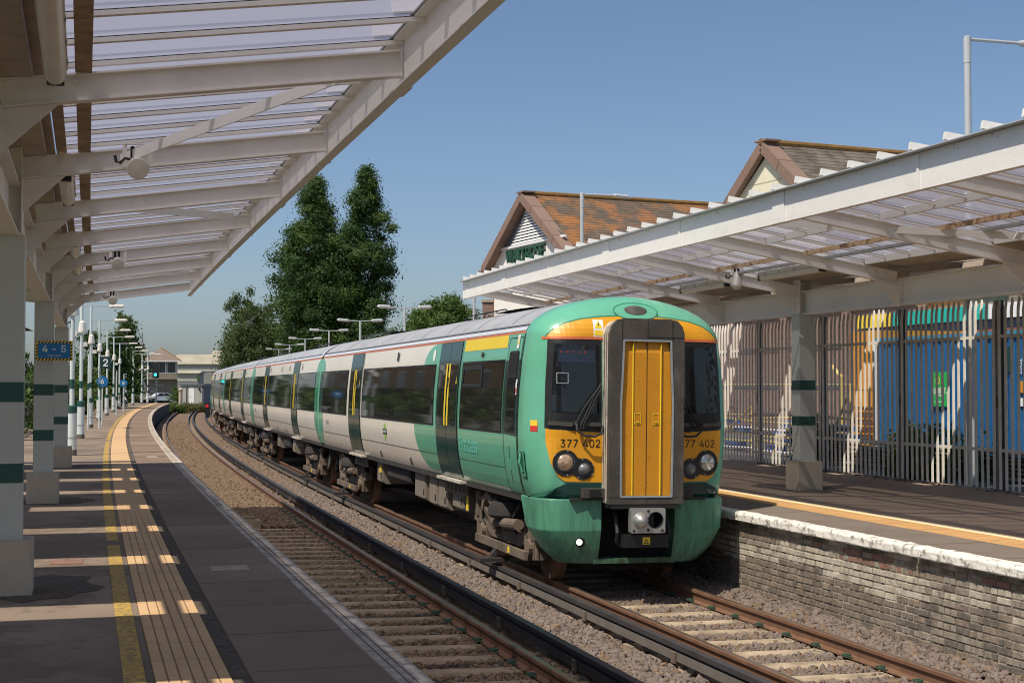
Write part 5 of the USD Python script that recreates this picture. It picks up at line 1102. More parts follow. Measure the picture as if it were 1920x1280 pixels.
def tree(name, label, cat, base, height, rx, ry, env, n, per, size, m, seed, z_low=.1, rad=(.8, 1.3), group=None, r0=.25, droop=0.0, lean=(0, 0), leaders=None, second=None, spire=False):
    base = np.array(base, float); T = Thing(name, label, cat, base, 0, group); r = np.random.default_rng(seed + 99); C = []
    for (lx, ly, hh, wd, share) in (leaders or [(0, 0, 1.0, 1.0, 1.0)]):
        u = clumps(env, int(n * share), seed + int(abs(lx) * 7) + (3 if lx < 0 else 0))
        if spire:
            k = int(len(u) * .22); zz = np.linspace(.15, 1.0, k); g = r.uniform(0, 2 * np.pi, k); w = np.array([env(z) for z in zz]) * np.sqrt(r.uniform(.05, .9, k)) * r.uniform(.75, 1.4, k); u = np.vstack([u, np.stack([w * np.cos(g), w * np.sin(g), zz], 1)])
        q_ = np.empty_like(u); zf = (u[:, 2] + 1) / 2; H = height * hh
        q_[:, 2] = H * (z_low + (1 - z_low) * zf) ; q_[:, 0] = lx * (.25 + .75 * np.minimum(1, zf * 1.6)) + u[:, 0] * rx * wd + lean[0] * zf; q_[:, 1] = ly + u[:, 1] * ry * wd + lean[1] * zf; C.append(q_)
    C = np.vstack(C); rd = r.uniform(*rad, len(C)) * (1 - .35 * np.clip((C[:, 2] / height - .6) / .4, 0, 1))
    T.part('trunk', limbs((0, 0, -.3), C, r0, seed, min(34, len(C)), top=(0, 0, height * (.6 if spire else .86))), 'trunk')
    h = leaves(C, rd, per, size, seed, droop)
    if second:
        pick = np.repeat(r.random(len(C)) < second[1], per); f = h[1]; k = len(f) // 2; fm = np.concatenate([pick, pick])
        T.part('crown', (h[0], f[~fm]), m); T.part('crown', (h[0], f[fm]), second[0])
    else: T.part('crown', h, m)
    return T
upright = lambda z: np.interp(z, [-1, -.8, -.4, 0, .3, .55, .78, 1], [.75, 1.0, 1.05, .98, .80, .56, .30, .05])
roundish = lambda z: math.sqrt(max(0, 1 - (z * .97) ** 2)) if z > -.2 else np.interp(z, [-1, -.2], [.6, .98])
bushy = lambda z: np.interp(z, [-1, -.5, .2, .7, 1], [.95, 1.0, .85, .5, .15])
def at(D, px, z=.5): return np.array([(px - 960) / 2667 * D, D, z])
tree('tall_tree', 'tall dark green tree with two pointed tops rising behind the train', 'tree', at(125, 618), 21.2, 4.2, 4.2, upright, 520, 330, .115, 'leaf_dark', 3, z_low=.07, rad=(.6, 1.25), r0=.42, leaders=[(-1.35, 0, .955, .92, .55), (3.15, .5, 1.0, .72, .45)], second=('leaf_mid', .38), spire=True)
tree('willow_tree', 'pale olive feathery tree leaning left of the tall dark tree', 'tree', at(135, 486), 11.4, 2.9, 2.6, roundish, 220, 170, .115, 'leaf_olive', 5, z_low=.05, rad=(.6, 1.0), droop=.4, r0=.2, leaders=[(-1.0, 0, 1, 1, .6), (-2.3, 0, .66, .6, .25), (1, 0, .75, .9, .3)])
tree('bushy_tree', 'broad mid green tree left of the brick chimney and behind the lamp posts', 'tree', at(88, 828), 7.8, 2.7, 2.6, roundish, 220, 170, .10, 'leaf_mid', 8, z_low=.1, rad=(.5, .85), r0=.2)
tree('bushy_tree', 'dark shadowed tree low between the tall tree and the broad green one', 'tree', at(112, 735), 6.6, 4.0, 2.2, roundish, 140, 130, .12, 'leaf_dark', 9, z_low=.1, rad=(.6, 1.0), r0=.2)
tree('willow_tree', 'silvery drooping tree behind the left platform lamps, beside the signal box', 'tree', at(150, 236), 10.2, 2.0, 2.0, roundish, 110, 85, .16, 'leaf_olive', 12, z_low=.05, rad=(.5, .95), droop=.9, r0=.2, leaders=[(0, 0, 1, .8, .65), (1.0, 0, .7, .7, .35)], second=('leaf_mid', .4))
tree('willow_tree', 'dark tree behind the left lamps under the sloping brown roof', 'tree', at(110, 190), 6.3, 2.6, 2.2, roundish, 100, 75, .15, 'leaf_dark', 14, z_low=.05, rad=(.5, .9), r0=.18)
def shrub(s, n, h, w, m, seed, label, n_=34, per=110, size=.07, second=None):
    return tree('shrub', label, 'shrub', W(s, n, .86), h, w, w, bushy, n_, per, size, m, seed, z_low=.08, rad=(.28, .55), r0=.06, second=second, group='shrubs behind the left railings')
sh_ = [(50, 'leaf_buddleia', 3.3, 'purple flowering shrub nearest the columns of the left canopy'), (56, 'leaf_fresh', 2.6, 'bright yellow-green shrub low behind the railings near the columns'), (63, 'leaf_buddleia', 3.4, 'tall purple flowering shrub behind the first left lamp posts'), (71, 'leaf_mid', 3.0, 'mid green shrub behind the number two platform sign'),
       (80, 'leaf_buddleia', 3.6, 'dusky purple shrub right of the number two platform sign'), (90, 'leaf_fresh', 2.7, 'fresh green shrub behind the middle lamp posts of the left platform'), (101, 'leaf_mid', 3.5, 'dense green shrub behind the far lamp posts'), (112, 'leaf_olive', 3.9, 'olive shrub under the drooping silvery tree'), (123, 'leaf_buddleia', 4.2, 'large greyish shrub left of the signal box'), (131, 'leaf_olive', 3.0, 'last olive shrub of the row, left of the signal box')]
for k, (s, m, h, l) in enumerate(sh_):
    shrub(s, -11.0 - .3 * (k % 2) - (1.8 if s > 120 else 0), h, 2.0 + .02 * s, m, 20 + k, l, n_=46, per=95, size=.085 + .0005 * s, second=('leaf_mid', .35))
for k, s in enumerate((58, 68, 77, 86, 96, 107)): shrub(s, -12.6, 3.0, 2.6, 'leaf_dark', 40 + k, ['dark shrub against the ochre wall, nearest', 'second dark shrub against the ochre wall', 'third dark shrub against the ochre wall', 'fourth dark shrub against the ochre wall', 'fifth dark shrub against the ochre wall', 'last dark shrub by the end of the ochre wall'][k], n_=40, per=70, size=.12)
for k, (s, n, h, w, l) in enumerate([(25.6, 8.0, 1.0, .6, 'straggly green weeds growing against the fence before the blue container'), (24.4, 8.2, 1.3, .7, 'taller green bush behind the fence, right of the rental sign'), (29.9, 8.3, 1.3, .5, 'slim green bush behind the fence beside the orange cabin')]): tree('weed_bush', l, 'bush', W(s, n, .88), h, w, w, bushy, 26, 60, .05, 'leaf_fresh', 90 + k, z_low=.05, rad=(.15, .32), r0=.03, group='weeds behind the fence')
# ochre building on the left
OB = Thing('ochre_building', 'ochre brick building with a brown hipped roof behind the left shrubs', 'building', W(84, -13.6, .86), phi(84))
OB.part('wall', MB().box(-24, 22, 0, 11, 0, 5.6), 'ochre_wall'); rv_ = np.array([[-24.6, -.6, 5.6], [22.6, -.6, 5.6], [22.6, 11.6, 5.6], [-24.6, 11.6, 5.6], [-18, 5.5, 8.4], [15, 5.5, 8.4]])
OB.part('roof', (rv_, np.array([[0, 1, 5], [0, 5, 4], [1, 2, 5], [2, 3, 4], [2, 4, 5], [3, 0, 4]])), 'slate_brown')
for k in range(11):
    x = -22.5 + k * 4.1
    for z in (1.0, 3.55): w = OB.part('window', MB().box(x, x + 1.5, -.03, .02, z, z + 1.35), 'bus_white'); OB.part('pane', MB().box(x + .08, x + 1.42, -.045, -.03, z + .08, z + 1.27), 'window_dark', w)
# railings along the back of the left platform
RA = Thing('railing', 'grey green steel railings along the back of the left platform', 'railing', W(60, -9.75, ZL), phi(60))
for a in np.arange(30, 140, 2.4):
    RA.part('post', MB().cbox(a - .03, a + .03, -9.78, -9.72, ZL, ZL + 1.22), 'lamp_grey', world=True)
    for z in (.12, 1.13): RA.part('rail', MB().cbox(a + .03, a + 2.37, -9.77, -9.73, ZL + z, ZL + z + .045), 'lamp_grey', world=True)
bars = MB(); nb = 0
for a in np.arange(30, 140, 2.4):
    for k in range(1, 16):
        s = a + k * .15; p = W(s, -9.75, 0); m = MB().bar(p + [0, 0, ZL + .16], p + [0, 0, ZL + 1.13], .022, .022, up=(1, 0, 0))
        if s < 72: RA.part('bar', m, 'lamp_grey', world=True)
        else: bars.add(*m.get())
RA.part('bar', bars, 'lamp_grey', world=True, kind='stuff')
# ================================================================ lamp posts
def lamp_left(s, label, n=-7.35, top=5.86, arm=True):
    T = Thing('lamp_post', label, 'lamp post', W(s, n, ZL), phi(s)); H = top - ZL
    b = T.part('base_sleeve', MB().tube([(0, 0, .14), (0, 0, .20), (0, 0, .20), (0, 0, 1.03)], [.125, .125, .118, .118], 16), 'post_pale'); T.part('foot', MB().tube([(0, 0, 0), (0, 0, .14)], .125, 16), 'conductor_side', b); T.part('green_collar', MB().tube([(0, 0, 1.03), (0, 0, 1.19), (0, 0, 1.22)], [.125, .125, .07], 16), 'band_green', b)
    T.part('strap', MB().tube([(0, 0, .42), (0, 0, .45)], .126, 14), 'galvanised', b)
    T.part('pole', MB().tube([(0, 0, 1.2), (0, 0, H)], [.058, .05], 12), 'post_pale'); T.part('green_band', MB().tube([(0, 0, 1.62), (0, 0, 1.85)], .061, 12), 'band_green')
    if arm:
        a = T.part('arm', MB().bar((0, .7, H - .03), (0, -.75, H - .03), .05, .05), 'lamp_grey'); T.part('lantern', MB().tube([(0, -.70, H - .02), (0, -.78, H - .02), (0, -1.25, H - .01), (0, -1.33, H)], [.04, .075, .07, .02], 10), 'lens_cream', a)
    T.part('speaker', MB().tube([(0, -.02, H - 1.55), (0, -.02, H - 1.50), (0, -.02, H - 1.22), (0, -.02, H - 1.15)], [.125, .13, .10, .04], 14), 'speaker_white'); bx = T.part('camera_box', MB().box(-.1, .12, .14, .34, H - 1.66, H - 1.48), 'speaker_white'); T.part('camera_arm', MB().tube([(0, 0, H - 1.68), (0, .14, H - 1.75), (0, .24, H - 1.66)], .02, 6), 'black', bx)
    return T
lab = ['nearest lamp post beyond the left canopy, half hidden by a concrete footing', 'second left platform lamp post, with a white loudspeaker below the canopy edge', 'third left platform lamp post, whose lantern shows just under the canopy', 'fourth lamp post on the left, just behind the number two sign', 'fifth lamp post on the left, right of the number two sign', 'sixth lamp post on the left platform', 'seventh lamp post on the left platform', 'eighth lamp post on the left platform', 'ninth lamp post on the left platform, near the railing end', 'tenth lamp post on the left, beside the signal box', 'last lamp post at the end of the left platform']
L0 = None
for k, (s, n) in enumerate([(38.2, -7.26), (49.8, -7.32), (62, -7.34), (74.6, -7.36), (87.4, -7.4), (98.5, -7.42), (113, -7.64), (124.5, -7.66), (136, -7.64), (147.5, -7.4), (150.8, -7.0)][:11]):
    if L0 is None: L0 = lamp_left(s, lab[k], n)
    else: L0.copy(W(s, n, ZL), phi(s), lab[k], 'lamp posts along the left platform')
tag(L0.prim, group='lamp posts along the left platform')
def lamp_double(s, n, label, top=5.8):
    T = Thing('double_lamp_post', label, 'lamp post', W(s, n, ZR), phi(s), 'double lamp posts along the right platform'); H = top - ZR
    T.part('pole', MB().tube([(0, 0, 0), (0, 0, 1.3), (0, 0, 1.32), (0, 0, H)], [.1, .1, .058, .05], 12), 'lamp_grey')
    for sg in (1, -1):
        a = T.part('arm', MB().bar((0, 0, H - .02), (0, sg * .6, H - .0), .05, .05), 'lamp_grey'); T.part('lantern', MB().tube([(0, sg * .55, H), (0, sg * .62, H + .01), (0, sg * 1.05, H + .03), (0, sg * 1.14, H + .035)], [.03, .075, .08, .02], 10), 'lamp_grey', a)
    return T
dl_ = ['nearest double-armed lamp rising above the train roof', 'second double-armed lamp above the train roof', 'third double-armed lamp above the train roof', 'fourth double-armed lamp above the train roof', 'fifth double-armed lamp, near the second carriage end', 'sixth double-armed lamp above the third carriage', 'farthest double-armed lamp over the last carriage']
D0 = lamp_double(58.9, 5.0, dl_[0])
for s, l in zip((71.0, 83.6, 98.0, 112, 126, 138), dl_[1:]): D0.copy(W(s, 5.0, ZR), phi(s), l)
def lamp_tall(s, n, top, label, right=True):
    T = Thing('tall_lamp_post', label, 'lamp post', W(s, n, ZR), phi(s), 'tall lamp posts behind the fence'); H = top - ZR
    T.part('pole', MB().tube([(0, 0, 0), (0, 0, 1.4), (0, 0, 1.45), (0, 0, H - .45), (0, 0, H - .44), (0, 0, H)], [.11, .11, .062, .058, .066, .066], 14), 'lamp_grey'); a = T.part('arm', MB().cyl((0, 0, H - .03), (.0, -1.1, H - .03), .03, 8), 'lamp_grey'); T.part('lantern', MB().tube([(0, -1.0, H - .03), (0, -1.1, H - .03), (0, -1.5, H - .06), (0, -1.62, H - .075)], [.03, .06, .065, .015], 10), 'lamp_grey', a); T.part('cap', MB().tube([(0, 0, H), (0, 0, H + .02)], [.07, .05], 12), 'lamp_grey')
lamp_tall(22.95, 7.6, 8.53, 'tall grey lamp post rising above the right canopy at the picture edge'); lamp_tall(43.5, 7.6, 8.54, 'tall grey lamp post in front of the orange lichened roof'); lamp_tall(57.6, 7.6, 6.44, 'grey lamp post at the far end of the right canopy')
# ================================================================ platform signs on the left
def post_sign(s, n, label, draw, hgt, group=None):
    T = Thing('platform_sign', label, 'sign', W(s, n, ZL), phi(s)); draw(T, s, n); return T
def sign_two(T, s, n):
    for dn in (-.12, .30): q_ = T.part('post', MB().tube([W(s, n + dn, ZL), W(s, n + dn, ZL + 2.95)], .035, 8), 'post_pale', world=True); T.part('green_band', MB().tube([W(s, n + dn, ZL + 1.55), W(s, n + dn, ZL + 1.8)], .038, 8), 'band_green', q_, world=True)
    R_, U_ = facing(s); F_ = np.cross(R_, U_); c = W(s - .05, n + .52, ZL + 2.62); b = T.part('board', board(c, R_, U_, .44, .48, .03), 'sign_dark', world=True); T.part('number_text', lettering('2', c + F_ * .018, R_, U_, .28, True), 'text_white', b, world=True)
    T.part('side_board', MB().box(-.5, .5, -.02, .02, 2.35, 2.85), 'galvanised')
post_sign(60.5, -7.25, 'dark platform number 2 sign on two thin posts', sign_two, 3)
def sign_six(num):
    def f(T, s, n):
        T.part('post', MB().tube([W(s, n, ZL), W(s, n, ZL + 2.1)], .03, 8), 'post_pale', world=True); R_, U_ = facing(s); F_ = np.cross(R_, U_); c = W(s - .05, n, ZL + 1.9)
        g = Point(0, 0).buffer(.24); mb = MB().poly(g, lambda u, v: c + u[:, None] * R_ + v[:, None] * U_); mb.poly(g, lambda u, v: c - F_ * .02 + u[:, None] * R_ + v[:, None] * U_); d = T.part('disc', mb, 'sign_blue', world=True); T.part('number_text', lettering(num, c + F_ * .01, R_, U_, .2, True), 'text_white', d, world=True)
    return f
post_sign(66.5, -6.98, 'round blue 6 car marker on a thin post below the number 2 sign', sign_six('6'), 2); post_sign(97, -6.75, 'small round blue marker farther along the left platform', sign_six('8'), 2)
for k, (s, n, l) in enumerate([(88.5, -6.9, 'thin grey post without a board on the left platform'), (108, -7.1, 'second thin grey post without a board, farther along the left platform')]):
    T = Thing('marker_post', l, 'post', W(s, n, ZL), phi(s), 'thin marker posts on the left platform'); T.part('shaft', MB().cyl((0, 0, 0), (0, 0, 2.6), .035, 8), 'post_pale'); T.part('green_band', MB().cyl((0, 0, .9), (0, 0, 1.1), .039, 8), 'band_green')
# ================================================================ far end of the left platform
s = 158; T = Thing('railway_signal', 'railway signal with a lit green lamp in front of the signal box', 'signal', W(s, -7.0, .3), phi(s)); R_, U_ = facing(s); F_ = np.cross(R_, U_); c = W(s, -7.05, 3.65)
def px_at(D, px, py): return np.array([(px - 960) / 2667 * D, D, EYE + (724 - py) / 2667 * D])
s_D = 150; cs = px_at(s_D, 292.5, 702); T = Thing('railway_signal', 'railway signal with a lit green lamp in front of the signal box', 'signal', cs * [1, 1, 0] + [0, 0, .5], 0) if False else T
cs = px_at(150, 292.5, 698); E1, E3 = np.array([1.0, .0, 0]), np.array([0, 0, 1.0]); E2 = np.array([0, -1.0, 0])
T.part('post', MB().tube([cs * [1, 1, 0] + [0, .2, .5], cs + [0, .2, 1.0]], .09, 8), 'galvanised', world=True); bb = T.part('signal_head', MB().box(cs[0] - .34, cs[0] + .34, cs[1] - .1, cs[1] + .1, cs[2] - .55, cs[2] + 1.0), 'black', world=True)
T.part('lamp', MB().poly(Point(0, 0).buffer(.17), lambda u, v: np.stack([cs[0] + u, np.full(len(u), cs[1] - .12), cs[2] - .22 + v], -1)), 'signal_green', bb, world=True); T.part('hood', MB().tube([cs + [0, -.1, -.2], cs + [0, -.4, -.18]], .21, 12, cap=False), 'black', bb, world=True)
T.part('platform', MB().box(cs[0] - .7, cs[0] + .9, cs[1] - .2, cs[1] + .5, cs[2] - 1.35, cs[2] - 1.28), 'hut_dark', world=True)
# signal box
D = 228; c0 = px_at(D, 270, 752); c1 = px_at(D, 334, 752); SB = Thing('signal_box', 'timber signal box with a hipped brown roof and large windows past the left platform end', 'signal box', [(c0[0] + c1[0]) / 2, D, .2], math.radians(14))
hw, hd = 1.95, 4.2
_sp = SB.part
def _scaled(name, geo, m, parent=None, **k):
    v, f = geo.get() if isinstance(geo, MB) else geo
    return _sp(name, (np.array(v) * 1.27, f), m, parent, **k)
SB.part = _scaled
SB.part('lower_wall', MB().box(-hw, hw, -hd * .5, hd, 0, 3.0), 'box_timber'); SB.part('upper_wall', MB().box(-hw - .05, hw + .05, -hd * .5 - .05, hd, 3.0, 3.55), 'box_timber')
for k in range(3): x = -hw + .05 + k * (2 * hw - .1) / 3; w = SB.part('window', MB().box(x + .04, x + 1.20, -hd * .5 - .06, -hd * .5 + .02, 3.55, 5.0), 'bus_white'); SB.part('pane', MB().box(x + .12, x + 1.12, -hd * .5 - .075, -hd * .5 - .06, 3.62, 4.94), 'window_dark', w)
SB.part('room', MB().box(-hw + .1, hw - .1, -hd * .5 + .1, hd - .1, 3.5, 5.1), 'hut_dark')
for k in range(7): SB.part('mullion', MB().box(hw - .02, hw + .06, -hd * .5 + .05 + k * .95, -hd * .5 + .2 + k * .95, 3.0, 5.1), 'bus_white')
for k in range(9): SB.part('clad_strip', MB().box(hw, hw + .04, -hd * .5 + .1 + k * .7, -hd * .5 + .45 + k * .7, 0, 2.9), 'hut_dark')
rv_ = np.array([[-hw - .5, -hd * .5 - .5, 5.1], [hw + .5, -hd * .5 - .5, 5.1], [hw + .5, hd + .5, 5.1], [-hw - .5, hd + .5, 5.1], [0, -.6, 6.75], [0, 2.6, 6.75]]); rf = SB.part('roof', (rv_, np.array([[0, 1, 4], [1, 2, 5], [1, 5, 4], [2, 3, 5], [3, 0, 4], [3, 4, 5], [0, 3, 2], [0, 2, 1]])), 'box_roof'); SB.part('hip_tile', MB().cyl(rv_[1], rv_[4], .07, 6).cyl(rv_[4], rv_[5], .07, 6), 'ridge_tile', rf); SB.part('fascia_board', MB().box(-hw - .5, hw + .5, -hd * .5 - .52, -hd * .5 - .49, 4.98, 5.1).box(hw + .49, hw + .52, -hd * .5 - .5, hd + .5, 4.98, 5.1), 'bus_white', rf)
SB.part('finial', MB().tube([(-2.3, 3.4, 5.2), (-2.3, 3.4, 7.3), (-2.3, 3.4, 8.9)], [.07, .06, .03], 6), 'black'); SB.part('finial_cap', MB().tube([(-2.3, 3.4, 7.1), (-2.3, 3.4, 7.25), (-2.3, 3.4, 7.5)], [.28, .2, .05], 8), 'black')
SB.part('balcony', MB().box(-hw - .4, hw + .4, -hd * .5 - .7, -hd * .5 - .06, 2.86, 2.95), 'hut_pale')
# warning boards, small things
wb = px_at(152, 282, 733); T = Thing('warning_board', 'white notice with a pink panel by the end of the left platform', 'sign', wb * [1, 1, 0] + [0, 0, .9]); T.part('post', MB().box(wb[0] - .35, wb[0] - .2, wb[1], wb[1] + .1, .9, wb[2] + .4), 'galvanised', world=True); b = T.part('board', MB().box(wb[0] - .4, wb[0] + .45, wb[1] - .06, wb[1] - .02, wb[2] - .1, wb[2] + .42), 'text_white', world=True); T.part('pink_panel', MB().box(wb[0] - .38, wb[0] - .02, wb[1] - .07, wb[1] - .06, wb[2] - .08, wb[2] + .15), 'warn_red', b, world=True); T.part('print_lines', MB().box(wb[0] + .02, wb[0] + .4, wb[1] - .07, wb[1] - .06, wb[2] + .2, wb[2] + .26), 'text_black', b, world=True)
# parked car
cb_ = px_at(212, 302, 753); CA = Thing('parked_car', 'silver hatchback parked past the end of the left platform', 'car', [cb_[0], cb_[1], .2], math.radians(35))
sp = Polygon([(-2.0, .25), (-2.05, .7), (-1.9, .95), (-1.2, 1.0), (-.55, 1.42), (.75, 1.45), (1.55, 1.02), (2.05, .9), (2.1, .3)])
def carside(pg, y0, y1): m = trimesh.creation.extrude_polygon(pg, y1 - y0, engine='earcut'); v = m.vertices; return (np.stack([v[:, 0], y0 + v[:, 2], v[:, 1]], 1), m.faces)
CA.part('body', carside(sp, -.85, .85), 'car_silver'); CA.part('side_window', carside(Polygon([(-1.0, 1.0), (-.5, 1.36), (.1, 1.38), (.1, 1.0)]), -.86, .86), 'window_dark'); CA.part('side_window', carside(Polygon([(.18, 1.0), (.18, 1.38), (.7, 1.38), (1.3, 1.0)]), -.86, .86), 'window_dark')
for x in (-1.3, 1.3): w = CA.part('wheel', MB().cyl((x, -.88, .32), (x, .88, .32), .33, 18), 'black_rubber'); CA.part('hub', MB().cyl((x, -.9, .32), (x, -.88, .32), .2, 12), 'galvanised', w)
CA.part('headlight', MB().box(-2.06, -1.9, -.86, -.5, .68, .85), 'lens_glass'); CA.part('sill', MB().box(-1.0, 1.0, -.87, .87, .24, .32), 'black')
rl = px_at(128, 389, 760); T = Thing('ground_signal', 'low ground signal with a red lamp beside the last carriage', 'signal', rl * [1, 1, 0] + [0, 0, -.2]); T.part('case', MB().box(rl[0] - .2, rl[0] + .2, rl[1], rl[1] + .3, -.2, rl[2] + .25), 'black', world=True); T.part('lamp', MB().poly(Point(0, 0).buffer(.14), lambda u, v: np.stack([rl[0] + u, np.full(len(u), rl[1] - .02), rl[2] + v], -1)), 'signal_red', world=True)
# relay room, bin-like post
a = px_at(172, 340, 748); b = px_at(172, 380, 748); RM = Thing('relay_hut', 'flat pale grey equipment hut with a dark side and a white door', 'hut', [a[0], 172, .2], math.radians(-3)); w = b[0] - a[0]
RM.part('front_wall', MB().box(0, w, 0, .2, 0, 2.5), 'hut_pale'); RM.part('side_wall', MB().box(w - .02, w + .15, .05, 6, 0, 2.48), 'hut_dark'); RM.part('core', MB().box(.05, w - .05, .2, 6, 0, 2.45), 'hut_pale'); RM.part('roof', MB().box(-.15, w + .3, -.15, 6.1, 2.5, 2.72), 'hut_dark'); d = RM.part('door', MB().box(w * .38, w * .62, -.03, 0, .15, 2.2), 'bus_white'); RM.part('handle', MB().box(w * .42, w * .44, -.06, -.03, 1.1, 1.2), 'black', d); RM.part('lamp', MB().cyl((w * .88, -.05, 2.1), (w * .88, -.2, 2.05), .13, 10), 'black'); RM.part('drain_pipe', MB().cyl((w * .26, -.06, .1), (w * .26, -.06, 2.4), .06, 8), 'hut_dark')
a = px_at(150, 339, 748); T = Thing('vent_pipe', 'stubby grey capped vent post in the weeds before the equipment hut', 'post', [a[0], 150, 0]); T.part('shaft', MB().tube([(0, 0, 0), (0, 0, 2.2)], .2, 12), 'concrete'); T.part('cap', MB().tube([(0, 0, 2.2), (0, 0, 2.3), (0, 0, 2.45)], [.27, .27, .08], 12), 'concrete')
# warehouses
def shed(D, x0, x1, zb, ze, zr, label, rot=0, depth=14):
    a, b = px_at(D, x0, 700), px_at(D, x1, 700); T = Thing('warehouse', label, 'warehouse', [a[0], D, .2], rot, 'far warehouses'); w = b[0] - a[0]
    T.part('wall', MB().box(0, w, 0, depth, 0, ze), 'shed_grey'); v = np.array([[-.4, -.6, ze], [w + .4, -.6, ze], [w + .4, depth / 2, zr], [-.4, depth / 2, zr], [-.4, depth + .6, ze], [w + .4, depth + .6, ze]]); T.part('roof', (v, np.array([[0, 1, 2], [0, 2, 3], [3, 2, 5], [3, 5, 4], [1, 5, 2], [0, 3, 4]])), 'shed_roof')
    for k in range(int(w / 3.4)): T.part('bay_post', MB().box(k * 3.4 + .3, k * 3.4 + .6, -.06, 0, 0, ze - .1), 'shed_roof')
    T.part('upper_cladding', MB().box(0, w, -.08, -.01, ze - 1.7, ze - .05), 'hut_pale'); T.part('roller_door', MB().box(w * .2, w * .45, -.05, 0, 0, ze * .42), 'hut_dark'); return T
shed(330, 322, 412, 0, 7.6, 10.0, 'long warehouse with a sheeted tan roof at the far end of the line'); shed(385, 395, 433, 0, 9.6, 12.2, 'small far warehouse with twin pale gables right of the long one', depth=10)
shed(300, 326, 372, 0, 5.2, 5.8, 'low dark shed in front of the long warehouse', depth=5)
for k, (D, px, w, h, m, l) in enumerate([(150, 352, 1.2, .8, 'leaf_dry', 'yellowish weeds by the rails before the equipment hut'), (152, 375, 1.2, .8, 'leaf_dry', 'yellowish weeds at the foot of the equipment hut corner'), (148, 330, .9, .9, 'leaf_fresh', 'green weeds by the stubby vent post'), (190, 372, 3.0, 3.9, 'leaf_fresh', 'round green bush above the equipment hut'), (176, 333, 1.4, 2.6, 'leaf_mid', 'slim green bush between signal box and hut')]):
    p = px_at(D, px, 748); tree('lineside_shrub', l, 'shrub', [p[0], D, 0.0], h, w, w, bushy, 30, 60, .09, m, 70 + k, z_low=.05, rad=(.25, .5), r0=.05, group='bushes and weeds at the lineside')
